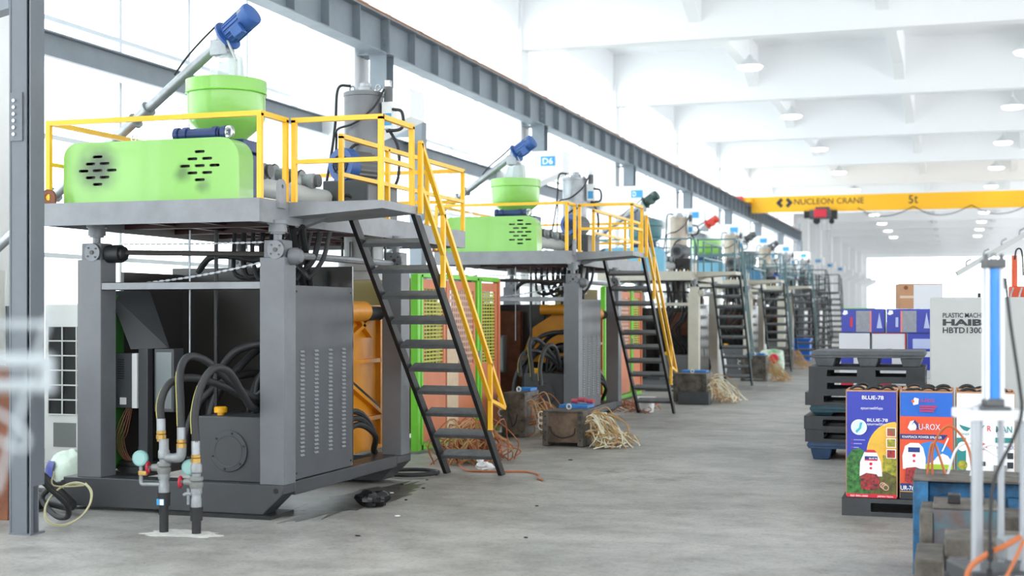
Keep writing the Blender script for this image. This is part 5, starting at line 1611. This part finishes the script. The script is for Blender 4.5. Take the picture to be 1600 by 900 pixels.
BY, BZ, BH = 11.5, 0.15, 0.87
b1 = carton('sprayer_carton', 'blue printed sprayer carton with red tank picture, leftmost on the front pallet', -0.86, BY, BZ, 0.405, 0.4, BH, M_CARD, 'sprayer cartons on the front pallet', True)
straps(b1, -0.86, BY, BZ + BH, 0.38, 1)
F = Face(b1, -0.86, BY, BZ, 0.405, BH)
F.rect(0.02, 0.0, 0.98, 0.985, M_PRB, 'blue_ground')
arc = [(0.45 + 0.0, 0.42)]
curve = [(0.42 + 0.56 * (1 - math.cos(t)) * 1.0, 0.40 + 0.30 * math.sin(t)) for t in [PI / 2 * q / 10 for q in range(11)]]
F.poly([(0.42, 0.03)] + [(u - 0.015, v + 0.008) for u, v in curve] + [(0.98, 0.03)], mat('gold_edge_print', (240, 196, 60), 0.4), 'gold_edge')
F.poly([(0.43, 0.03)] + curve + [(0.98, 0.03)], M_PRS, 'sunset')
F.poly([(0.72, 0.03), (0.72, 0.40), (0.98, 0.37), (0.98, 0.03)], M_PRF, 'field')
F.poly([(0.02, 0.03), (0.02, 0.36), (0.12, 0.44), (0.26, 0.46), (0.4, 0.42), (0.45, 0.3), (0.5, 0.03)], M_PRG, 'leaves')
F.poly([(0.5, 0.03), (0.5, 0.2), (0.75, 0.25), (0.98, 0.2), (0.98, 0.03)], mat('dark_field_print', (112, 108, 46), 0.4, var=1, scale=30, dark=(64, 66, 34)), 'field_front')
F.rect(0.02, 0.0, 0.98, 0.035, M_PRR, 'red_band')
F.poly([(0.27, 0.2), (0.28, 0.33), (0.36, 0.42), (0.48, 0.44), (0.6, 0.42), (0.69, 0.33), (0.71, 0.2)], M_PRW, 'tank_picture')
F.poly([(0.38, 0.42), (0.42, 0.445), (0.56, 0.445), (0.6, 0.42)], M_PRR, 'tank_cap')
F.rect(0.37, 0.345, 0.62, 0.385, M_PRN, 'tank_badge')
F.rect(0.37, 0.345, 0.62, 0.357, M_PRR, 'tank_badge_line')
F.disc(0.49, 0.315, 0.03, M_PRR)
F.disc(0.49, 0.275, 0.025, M_PRR)
F.poly([(0.3, 0.08), (0.29, 0.2), (0.4, 0.23), (0.6, 0.22), (0.66, 0.18), (0.65, 0.09), (0.5, 0.07)], M_PREN, 'engine_picture')
for q in range(3):
    F.disc(0.72 + 0.03 * q, 0.12 - 0.01 * q, 0.06, mat('pale_hose_print', (224, 170, 160), 0.5), 'hose_loop', 16)
    F.disc(0.72 + 0.03 * q, 0.12 - 0.01 * q, 0.045, MATS['dark_field_print'], 'hose_loop', 16)
F.disc(0.26, 0.655, 0.155, M_PRW, 'round_badge', 28)
F.disc(0.26, 0.655, 0.135, mat('mint_print', (210, 234, 230), 0.4), 'round_badge', 28)
F.poly([(0.19, 0.62), (0.26, 0.65), (0.28, 0.7), (0.33, 0.7), (0.3, 0.64), (0.22, 0.6)], mat('aqua_print', (62, 176, 190), 0.4), 'pump_picture')
for q in range(3):
    v = 0.615 - q * 0.1
    F.rect(0.79, v - 0.042, 0.975, v + 0.042, M_PRW, 'photo_frame')
    F.rect(0.805, v - 0.036, 0.96, v + 0.036, (M_PREN, M_PRF, M_PREN)[q] if q else mat('fruit_print', (60, 116, 62), 0.4, var=1, scale=40, dark=(190, 60, 60)), 'photo')
F.txt('BLUE-78', 0.32, 0.915, 0.42, 0.036, M_PRW, 0.012)
F.txt('คุณภาพดีที่สุด', 0.3, 0.815, 0.42, 0.034, M_PRW, 0.004)
F.txt('BLUE-78', 0.42, 0.71, 0.4, 0.03, M_PRW, 0.012)
F.txt('คุณภาพดีที่สุด', 0.42, 0.67, 0.38, 0.03, M_PRW, 0.004)
F.txt('BLUE 78', 0.46, 0.362, 0.15, 0.014, M_PRW, 0.01)
for q in range(3):
    F.rect(0.12, 0.535 - q * 0.035, 0.14, 0.543 - q * 0.035, M_PRR, 'bullet')
    F.rect(0.16, 0.535 - q * 0.035, 0.38 - 0.06 * q, 0.541 - q * 0.035, mat('pale_lilac_print', (176, 170, 220), 0.4), 'small_print')
F.txt('ISO 9001:2000', 0.1, 0.012, 0.34, 0.016, M_PRW, 0.008)
F.txt('JAPAN TECH', 0.62, 0.01, 0.3, 0.018, M_PRW, 0.012)

b2 = carton('sprayer_carton', 'orange and blue printed sprayer carton in the middle of the front pallet', -0.437, BY, BZ, 0.41, 0.4, BH, M_CARD, 'sprayer cartons on the front pallet', True)
straps(b2, -0.437, BY, BZ + BH, 0.38, 2)
F = Face(b2, -0.437, BY, BZ, 0.41, BH)
F.rect(0.01, 0.0, 0.99, 0.985, M_PRO, 'orange_ground')
F.rect(0.01, 0.765, 0.99, 0.985, M_PRB2, 'blue_band')
F.rect(0.01, 0.0, 0.99, 0.07, M_PRK, 'black_band')
F.rect(0.01, 0.07, 0.99, 0.145, M_PRN, 'navy_band')
F.rect(0.01, 0.067, 0.99, 0.073, M_PRS, 'yellow_line')
F.poly([(0.01, 0.555), (0.82, 0.555), (0.9, 0.6), (0.01, 0.6)], M_PRN, 'slogan_band')
circ = [(0.62 + 0.44 * math.cos(t), 0.33 + 0.21 * math.sin(t)) for t in [PI * q / 14 for q in range(15)]]
circ = [(min(u, 0.99), v) for u, v in circ]
F.poly(circ, mat('blue_sky_print', (46, 128, 206), 0.4), 'sky_picture')
F.poly([(0.2, 0.33), (0.99, 0.33), (0.99, 0.2), (0.2, 0.2)], M_PRGR, 'grass_picture')
F.poly([(0.5, 0.33), (0.62, 0.35), (0.7, 0.4), (0.8, 0.43), (0.9, 0.41), (0.97, 0.36), (0.97, 0.33)], M_PRW, 'cloud_picture')
F.poly([(0.06, 0.28), (0.05, 0.4), (0.1, 0.49), (0.2, 0.52), (0.36, 0.52), (0.44, 0.48), (0.49, 0.38), (0.48, 0.28)], M_PRW, 'tank_picture')
F.rect(0.16, 0.435, 0.38, 0.48, M_PRN, 'tank_badge')
F.disc(0.27, 0.405, 0.032, M_PRR)
F.disc(0.27, 0.355, 0.025, M_PRR)
F.poly([(0.1, 0.17), (0.12, 0.29), (0.3, 0.3), (0.42, 0.28), (0.4, 0.16), (0.25, 0.13)], M_PREN, 'engine_picture')
F.poly([(0.78, 0.45), (0.81, 0.45), (0.92, 0.57), (0.9, 0.58)], M_PRW, 'lance_picture')
F.poly([(0.15, 0.66), (0.2, 0.72), (0.28, 0.73), (0.33, 0.69), (0.3, 0.64), (0.2, 0.635)], M_PRW, 'bull_logo')
F.poly([(0.22, 0.68), (0.27, 0.71), (0.31, 0.685), (0.33, 0.64), (0.36, 0.65), (0.35, 0.7), (0.28, 0.735)], M_PRN, 'bull_horn')
F.txt('U-ROX', 0.36, 0.645, 0.4, 0.055, mat('silver_print', (206, 212, 222), 0.4), 0.008)
F.txt('KNAPSACK POWER SPRAYER', 0.05, 0.566, 0.74, 0.022, M_PRW, 0.01)
F.txt('UR-768', 0.02, 0.085, 0.3, 0.042, M_PRW, 0.012)
F.poly([(0.24, 0.9), (0.28, 0.94), (0.36, 0.93), (0.35, 0.88), (0.26, 0.87)], M_PRW, 'bull_logo')
F.disc(0.25, 0.905, 0.03, M_PRO)
for q in range(3):
    F.rect(0.38, 0.855 - 0.022 * q, 0.7 - 0.03 * q, 0.867 - 0.022 * q, M_PRR, 'small_print')
F.txt('U-ROX', 0.38, 0.9, 0.28, 0.03, M_PRR, 0.004)

b3 = carton('sprayer_carton', 'white and teal printed sprayer carton behind the white posts on the front pallet', -0.005, BY, BZ, 0.44, 0.4, BH, M_CARD, 'sprayer cartons on the front pallet', True)
straps(b3, -0.005, BY, BZ + BH, 0.4, 3)
F = Face(b3, -0.005, BY, BZ, 0.44, BH)
F.rect(0.01, 0.0, 0.99, 0.985, M_PRW, 'white_ground')
F.rect(0.01, 0.1, 0.17, 0.58, M_PRT, 'teal_strip')
for q in range(3):
    F.disc(0.11, 0.5 - 0.17 * q, 0.085, (M_PRW, M_PRF, M_PREN)[q], 'round_picture')
F.txt('NE', 0.12, 0.81, 0.14, 0.045, M_PRK, 0.01)
for sx in (-1, 1):
    F.poly([(0.27 + sx * 0.02, 0.67), (0.27 + sx * 0.22, 0.7), (0.27 + sx * 0.18, 0.67), (0.27 + sx * 0.14, 0.65), (0.27 + sx * 0.08, 0.64)], M_PRT, 'wing_logo')
F.txt('POWER', 0.04, 0.605, 0.18, 0.02, M_PRT, 0.004, 0.3)
F.txt('R', 0.53, 0.645, 0.07, 0.05, M_PRR, 0.01)
F.txt('MAN', 0.68, 0.635, 0.27, 0.06, M_PRT, 0.012)
F.txt('Tools', 0.69, 0.6, 0.13, 0.03, M_PRK)
F.rect(0.67, 0.545, 0.97, 0.59, M_PRT, 'teal_band')
F.txt('KNAPSACK', 0.69, 0.485, 0.3, 0.035, mat('slate_print', (84, 96, 150), 0.4), 0.008)
F.poly([(0.4, 0.5), (0.46, 0.54), (0.53, 0.52), (0.52, 0.48), (0.42, 0.47)], M_PRR, 'red_splash')
F.poly([(0.4, 0.1), (0.4, 0.22), (0.5, 0.26), (0.58, 0.22), (0.57, 0.1)], mat('teal_engine_print', (44, 140, 134), 0.4, var=1, scale=30, dark=(26, 58, 62)), 'pump_picture')
F.rect(0.4, 0.33, 0.5, 0.37, M_PRK, 'black_label')
F.poly([(0.64, 0.34), (0.86, 0.34), (0.86, 0.28), (0.72, 0.14), (0.64, 0.2)], mat('warm_grey_print', (140, 138, 136), 0.4), 'grey_block')
for q in range(5):
    F.rect(0.87, 0.4 - 0.085 * q, 0.97, 0.455 - 0.085 * q, (M_PRK, M_PRK, M_PREN, M_DGREY, M_PRK)[q], 'icon')
for q in range(3):
    x = -0.86 + 0.425 * q
    c = carton('sprayer_carton', '%s of the brown backed cartons in the rear row of the front pallet' % ('leftmost', 'middle', 'rightmost')[q], x, BY + 0.43, BZ, 0.41, 0.4, BH - 0.01, M_CARD, 'sprayer cartons on the front pallet', True)
    straps(c, x, BY + 0.43, BZ + BH, 0.38, 11 + q)

# stack of cartons behind the empty pallets
CG = 'cartons stacked behind the empty pallets'
flat_pallet(-1.5, 17.98, 0.0, 1.5, 1.1, 0.145, M_PALLET, 'black pallet carrying the carton stack behind the empty pallets', None)
for r_ in range(3):
    for q in range(3):
        x = -1.43 + q * 0.47
        z = 0.146 + r_ * 0.338
        c = carton('shipping_carton', '%s carton in the %s hidden layer of the rear carton stack' % (('left', 'middle', 'right')[q], ('lowest', 'second', 'third')[r_]), x, 18.0, z, 0.45, 0.55, 0.335, M_CARDW if r_ else M_CARD, CG)
        F = Face(c, x, 18.0, z, 0.45, 0.335)
        F.rect(0.05, 0.3, 0.4, 0.8, M_PRB if r_ == 2 else M_PRR, 'print_block')
for q, (x, w, m_) in enumerate(((-1.43, 0.38, M_CARDW), (-1.02, 0.41, M_CARDW), (-0.59, 0.42, M_PRB))):
    c = carton('shipping_carton', ('plain white carton at the left above the grey pallet', 'white carton with red edges in the middle above the grey pallet', 'blue and white carton at the right above the grey pallet')[q], x, 18.0, 1.16, w, 0.5, 0.225, m_, CG)
    F = Face(c, x, 18.0, 1.16, w, 0.225)
    if q == 1:
        F.rect(0.0, 0.97, 1, 1.0, M_PRR, 'red_edge')
        F.rect(0.97, 0.0, 1, 1.0, M_PRR, 'red_edge')
        F.rect(0.42, 0.03, 0.58, 0.13, M_PRK, 'black_label')
    if q == 2:
        F.rect(0.15, 0.15, 0.9, 0.7, mat('pale_blue_print', (178, 190, 226), 0.4), 'pale_print')
for q, (x, w) in enumerate(((-1.4, 0.53), (-0.845, 0.55))):
    c = carton('sprayer_case', '%s of the two blue printed cases in the upper row of the carton stack' % ('left', 'right')[q], x, 18.0, 1.388, w, 0.5, 0.305, M_PRB, CG)
    F = Face(c, x, 18.0, 1.388, w, 0.305)
    F.rect(0.0, 0.0, 1.0, 0.05, M_PRN, 'navy_edge')
    F.rect(0.34, 0.04, 0.66, 0.92, mat('silver_panel_print', (150, 154, 164), 0.4, var=0.2, scale=20), 'grey_panel')
    F.rect(0.66 if q == 0 else 0.31, 0.04, 0.7 if q == 0 else 0.35, 0.92, mat('pink_print', (230, 130, 120), 0.4), 'red_line')
    F.poly([(0.02, 0.78), (0.06, 0.95), (0.14, 0.93), (0.15, 0.8), (0.08, 0.74)], M_PRW, 'white_logo')
    F.rect(0.2, 0.25, 0.26, 0.65, M_PRR if q == 0 else mat('pale_blue_print', (178, 190, 226), 0.4), 'spot_print')
    F.poly([(0.82, 0.2), (0.88, 0.85), (0.95, 0.2)], mat('pale_blue_print', (178, 190, 226), 0.4), 'lance_print')
G().box(-1.38, -1.0, 18.02, 18.45, 1.694, 1.705).build('x', M_GREENF, None)
o = bpy.data.objects['x']
o.name = 'green_sheet'
tag(o, 'thin green sheet lying on the left blue printed case', 'sheet')
c = carton('shipping_carton', 'brown carton with white front panel standing topmost on the carton stack', -0.72, 18.02, 1.695, 0.52, 0.45, 0.315, M_CARD, CG, rz=0.16)
F = Face(c, -0.72, 18.02, 1.695, 0.52, 0.315)
F.rect(0.32, 0.0, 1.0, 0.96, M_CARDW, 'white_panel')
F.rect(0.0, 0.42, 0.32, 0.52, mat('tape_print', (206, 186, 164), 0.3), 'tape')
F.disc(0.14, 0.84, 0.05, M_RUST, 'round_mark')

# ------------------------------------------------------------------ pale cabinet of the machine at the right
cb = thing('machine_cabinet', 'pale grey machine cabinet with black lettering behind the blue cylinder', 'cabinet', (0.7, 14.0, 0))
G().box(-0.24, 1.9, 13.5, 14.7, 0.05, 1.79).build('cabinet_body', M_CAB, cb, 0.015)
G().box(-0.2, 1.86, 13.55, 14.65, 0.0, 0.05).build('plinth', M_INNER, cb)
text('PLASTIC MACHINE', 'lettering', M_PRK, cb, (-0.125, 13.498, 1.6), 0.415, 0.045, bold=0.012)
text('HAIBO', 'lettering', M_PRK, cb, (-0.125, 13.498, 1.525), 0.48, 0.062, bold=0.045)
text('HBTD1300S-', 'lettering', M_PRK, cb, (-0.125, 13.498, 1.455), 0.41, 0.056, bold=0.02)
G().cyl((0.2, 13.6, 1.79), (0.2, 13.6, 1.83), 0.014, n=8).build('knob', M_BLACK, cb)
# inclined conveyor and orange post further right
cv = thing('inclined_conveyor', 'pale inclined conveyor rail with hooks above the pale cabinet at the right edge', 'conveyor', (0.6, 16.0, 0))
G().bar((0.0, 15.8, 2.07), (1.3, 16.1, 2.86), 0.06, 0.05).build('conveyor_rail', M_CAB, cv)
for k in range(7):
    q = Vector((0.1, 15.82, 2.13)).lerp(Vector((1.2, 16.08, 2.8)), k / 6)
    G().tube([q, q + Vector((0, 0, 0.07)), q + Vector((0.05, 0, 0.1))], 0.01, n=6).build('rail_hook', M_STEELM, cv)
for x in (0.75, 1.25):
    G().box(x - 0.03, x + 0.03, 15.98, 16.04, 0, 2.05 + 0.6 * x + 0.0 - 0.02).build('stand_leg', M_CAB, cv)
op = thing('orange_machine', 'orange post and black rail machine at the right edge behind the cabinet', 'machine', (1.1, 18.1, 0))
G().cyl((0.68, 18.1, 1.95), (0.68, 18.1, 2.35), 0.035, n=12).build('orange_post', mat('signal_orange_paint', (222, 82, 40), 0.4), op)
G().box(0.55, 1.9, 18.0, 18.6, 0, 1.75).build('machine_body', M_CAB, op, 0.02)
G().box(0.62, 1.8, 18.05, 18.5, 1.75, 1.97).build('cross_head', MATS['signal_orange_paint'], op, 0.01)
for k in range(4):
    G().box(0.8 + k * 0.12, 0.86 + k * 0.12, 18.06, 18.12, 1.97, 2.3).build('black_rail', M_BLACK, op, 0.004)
    G().tube([(0.66 + k * 0.1, 18.0, 1.95), (0.63 + k * 0.1, 17.96, 1.85), (0.65 + k * 0.1, 17.98, 1.78)], 0.012, n=6).build('cable', M_STEELM, op)
G().tube([(0.68, 18.06, 2.3), (0.7, 18.04, 2.42), (0.76, 18.04, 2.4), (0.78, 18.05, 2.1)], 0.01, n=6).build('cable', M_BLACK, op)

# ------------------------------------------------------------------ press rig in the right foreground
rg = thing('press_rig', 'upright press rig with blue air cylinder and four bright posts in the right foreground', 'press', (0.19, 6.36, 0))


def rig(u, w, z):
    """u across the picture, w in depth, measured from the rig's centre"""
    c = Vector((0.153, 6.355, 0))
    return c + Vector((math.cos(YAW), math.sin(YAW), 0)) * u + Vector((-math.sin(YAW), math.cos(YAW), 0)) * w + Vector((0, 0, z))


bb = G().cyl(rig(0, 0, 1.27), rig(0, 0, 1.85), 0.026, n=24).build('air_cylinder', M_BLUECYL, rg)
M_PLAT = mat('white_platen_paint', (232, 234, 236), 0.4)
for sx in (-1, 1):
    for w in (-0.018, 0.03):
        G().cyl(rig(sx * 0.032, w, 1.27), rig(sx * 0.032, w, 1.85), 0.0085, n=10).build('tie_rod', M_PLAT, rg)
G().obox(rig(0, 0.005, 1.862), 0.088, 0.09, 0.04, YAW).build('cylinder_cap', M_DGREY, rg, 0.006)
for sx in (-1, 1):
    G().cyl(rig(sx * 0.034, 0.0, 1.88), rig(sx * 0.034, 0, 1.905), 0.01, n=8).build('cap_nut', M_DGREY, rg)
G().torus(rig(0, 0, 1.893), (0.3, 1, 0), 0.012, 0.003, n=12, m=6).build('lifting_eye', M_DGREY, rg)
G().obox(rig(0.0, 0.01, 1.257), 0.075, 0.09, 0.035, YAW).build('cylinder_flange', M_DGREY, rg, 0.006)
G().obox(rig(0.0, 0.01, 1.232), 0.125, 0.11, 0.016, YAW).build('mounting_plate', M_DGREY, rg, 0.004)
G().obox(rig(0.0, 0.05, 1.203), 0.255, 0.26, 0.042, YAW).build('top_platen', M_PLAT, rg, 0.006)
for (u, w, r) in ((-0.095, -0.05, 0.02), (0.112, -0.05, 0.017), (-0.008, 0.15, 0.012), (0.085, 0.15, 0.014)):
    G().cyl(rig(u, w, 0.5), rig(u, w, 1.182), r, n=16).build('guide_post', M_ALU, rg)
    G().cyl(rig(u, w, 1.224), rig(u, w, 1.243), r * 0.8, n=8).build('post_nut', M_ALU, rg)
G().obox(rig(0.045, 0.06, 0.5), 0.36, 0.36, 0.07, YAW).build('lower_platen', M_DARK, rg, 0.008)
for (u, z) in ((0.0, 0.5), (0.07, 0.5)):
    G().obox(rig(u, -0.123, z), 0.05, 0.004, 0.04, YAW).build('white_tag', M_PRW, rg)
G().obox(rig(0.1, 0.0, 0.62), 0.14, 0.12, 0.1, YAW).build('toggle_block', M_STEELM, rg, 0.01)
for (u, w) in ((-0.12, -0.1), (0.21, -0.1), (-0.12, 0.22), (0.21, 0.22)):
    G().bar(rig(u, w, 0), rig(u, w, 0.475), 0.05, 0.05).build('stand_leg', M_DARK, rg)
tag(G().tube([rig(0.04, -0.03, 1.8), rig(0.052, -0.06, 1.6), rig(0.078, -0.09, 1.35), rig(0.085, -0.1, 1.22), rig(0.045, -0.1, 1.1), rig(-0.03, -0.11, 0.95), rig(-0.055, -0.12, 0.8), rig(-0.06, -0.13, 0.6)], 0.0075, n=8).build('air_line', M_BLACK, None), 'thin black air line hanging down beside the blue cylinder', 'hose')
tag(G().tube([rig(-0.17, -0.14, 0.42), rig(-0.16, -0.15, 0.55), rig(-0.09, -0.16, 0.62), rig(0.0, -0.15, 0.66), rig(0.07, -0.12, 0.69)], 0.012, n=8).build('air_line', M_ORTUBE, None), 'fat orange air hose arching over the lower platen of the press rig', 'hose')
tag(G().tube([rig(0.08, -0.14, 0.68), rig(0.03, -0.17, 0.6), rig(-0.03, -0.18, 0.5), rig(-0.1, -0.17, 0.44), rig(-0.16, -0.15, 0.44)], 0.008, n=8).build('air_line', M_ORTUBE, None), 'thin orange air hose below the fat one on the press rig', 'hose')
for q, u in enumerate((-0.09, 0.19)):
    tag(G().chain(rig(u, -0.17, 0.3), rig(u + 0.02, -0.17, 0.68), 0.012).build('hanging_chain', M_BLACK, None), '%s black chain hanging at the front of the press rig' % ('left', 'right')[q], 'chain')

# ------------------------------------------------------------------ moulds on the floor in front of the boxes
bm_ = thing('mould_tool', 'chipped blue steel mould standing between the sprayer boxes and the press rig', 'mould', (0.05, 9.1, 0))
G().box(-0.26, -0.17, 8.9, 9.5, 0.02, 0.6).build('left_plate', M_MOLDBLUE, bm_, 0.008)
G().box(-0.17, 0.5, 9.1, 9.5, 0.02, 0.58).build('cavity_plate', M_MOLDBLUE, bm_, 0.008)
G().box(-0.26, 0.5, 8.92, 9.5, 0.6, 0.615).build('top_strip', M_MOLD, bm_, 0.004)
for x in (-0.1, 0.1, 0.3):
    G().box(x, x + 0.1, 9.04, 9.1, 0.08, 0.5).build('rib', M_MOLDBLUE, bm_, 0.006)
for k, pts in enumerate([[(-0.15, 9.2, 0.6), (-0.14, 9.18, 0.8), (-0.05, 9.15, 0.93), (0.06, 9.15, 0.82), (0.1, 9.15, 0.62)], [(-0.18, 9.2, 0.6), (-0.16, 9.2, 0.78), (-0.13, 9.2, 0.8), (-0.07, 9.2, 0.62)], [(0.08, 9.2, 0.6), (0.12, 9.18, 0.75), (0.2, 9.16, 0.82), (0.32, 9.16, 0.78)], [(-0.06, 9.25, 0.6), (0.0, 9.22, 0.78), (0.1, 9.2, 0.82), (0.25, 9.2, 0.74)]]):
    G().tube(pts, 0.008, n=7).build('cooling_tube', M_ORTUBE if k < 2 else M_PRW, bm_)
tm = thing('mould_tool', 'rusty teal steel mould lying before the blue mould', 'mould', (0.1, 8.3, 0))
G().box(-0.2, -0.13, 8.1, 8.6, 0.02, 0.52).build('left_plate', M_MOLD, tm, 0.006)
G().box(-0.13, 0.22, 8.12, 8.6, 0.04, 0.54).build('cavity_plate', M_MOLDTEAL, tm, 0.008)
G().box(-0.13, 0.22, 8.12, 8.6, 0.54, 0.55).build('top_strip', M_MOLD, tm, 0.004)
G().box(0.22, 0.5, 8.2, 8.6, 0.02, 0.5).build('right_plate', M_MOLD, tm, 0.006)
for (x, y) in ((-0.05, 8.3), (0.08, 8.35), (0.35, 8.35)):
    G().box(x, x + 0.07, y, y + 0.12, 0.55, 0.6).build('clamp_foot', M_BLACK, tm, 0.006)
lm = thing('mould_tool', 'dark steel mould in the bottom right corner beside the press rig', 'mould', (-0.02, 7.3, 0))
G().box(-0.2, -0.06, 7.05, 7.6, 0.02, 0.43).build('left_plate', M_MOLD, lm, 0.008)
G().box(-0.06, 0.06, 7.15, 7.6, 0.02, 0.36).build('core_plate', M_MOLDTEAL, lm, 0.008)
G().box(-0.06, 0.5, 7.3, 7.7, 0.02, 0.5).build('rear_plate', M_MOLD, lm, 0.008)
G().box(-0.04, 0.05, 7.2, 7.3, 0.36, 0.42).build('clamp_foot', M_CHROME, lm, 0.006)
tag(G().lathe((-0.32, 6.6, 0.0), (0, 0, 1), [(0.03, 0), (0.035, 0.1), (0.035, 0.25), (0.02, 0.27)], 14).build('wooden_peg', mat('tan_wood', (190, 150, 96), 0.6), None), 'small tan wooden peg at the bottom edge beside the moulds', 'peg')

g = G()
ring = []
for k in range(44):
    a = 2 * PI * k / 44
    r = 0.7 + 0.5 * R.random()
    ring.append((-5.0 + 0.3 * r * math.cos(a), 11.2 + 1.3 * r * math.sin(a)))
g.prism(ring, 'z', 0.0, 0.002)
tag(g.build('oil_stain', mat('dark_oil_stained_concrete', (92, 90, 87), 0.4, var=0.4, scale=5, dark=(60, 58, 56)), None, smooth=0), 'dark oil stain on the concrete along the side of the nearest machine', 'stain', kind='stuff')
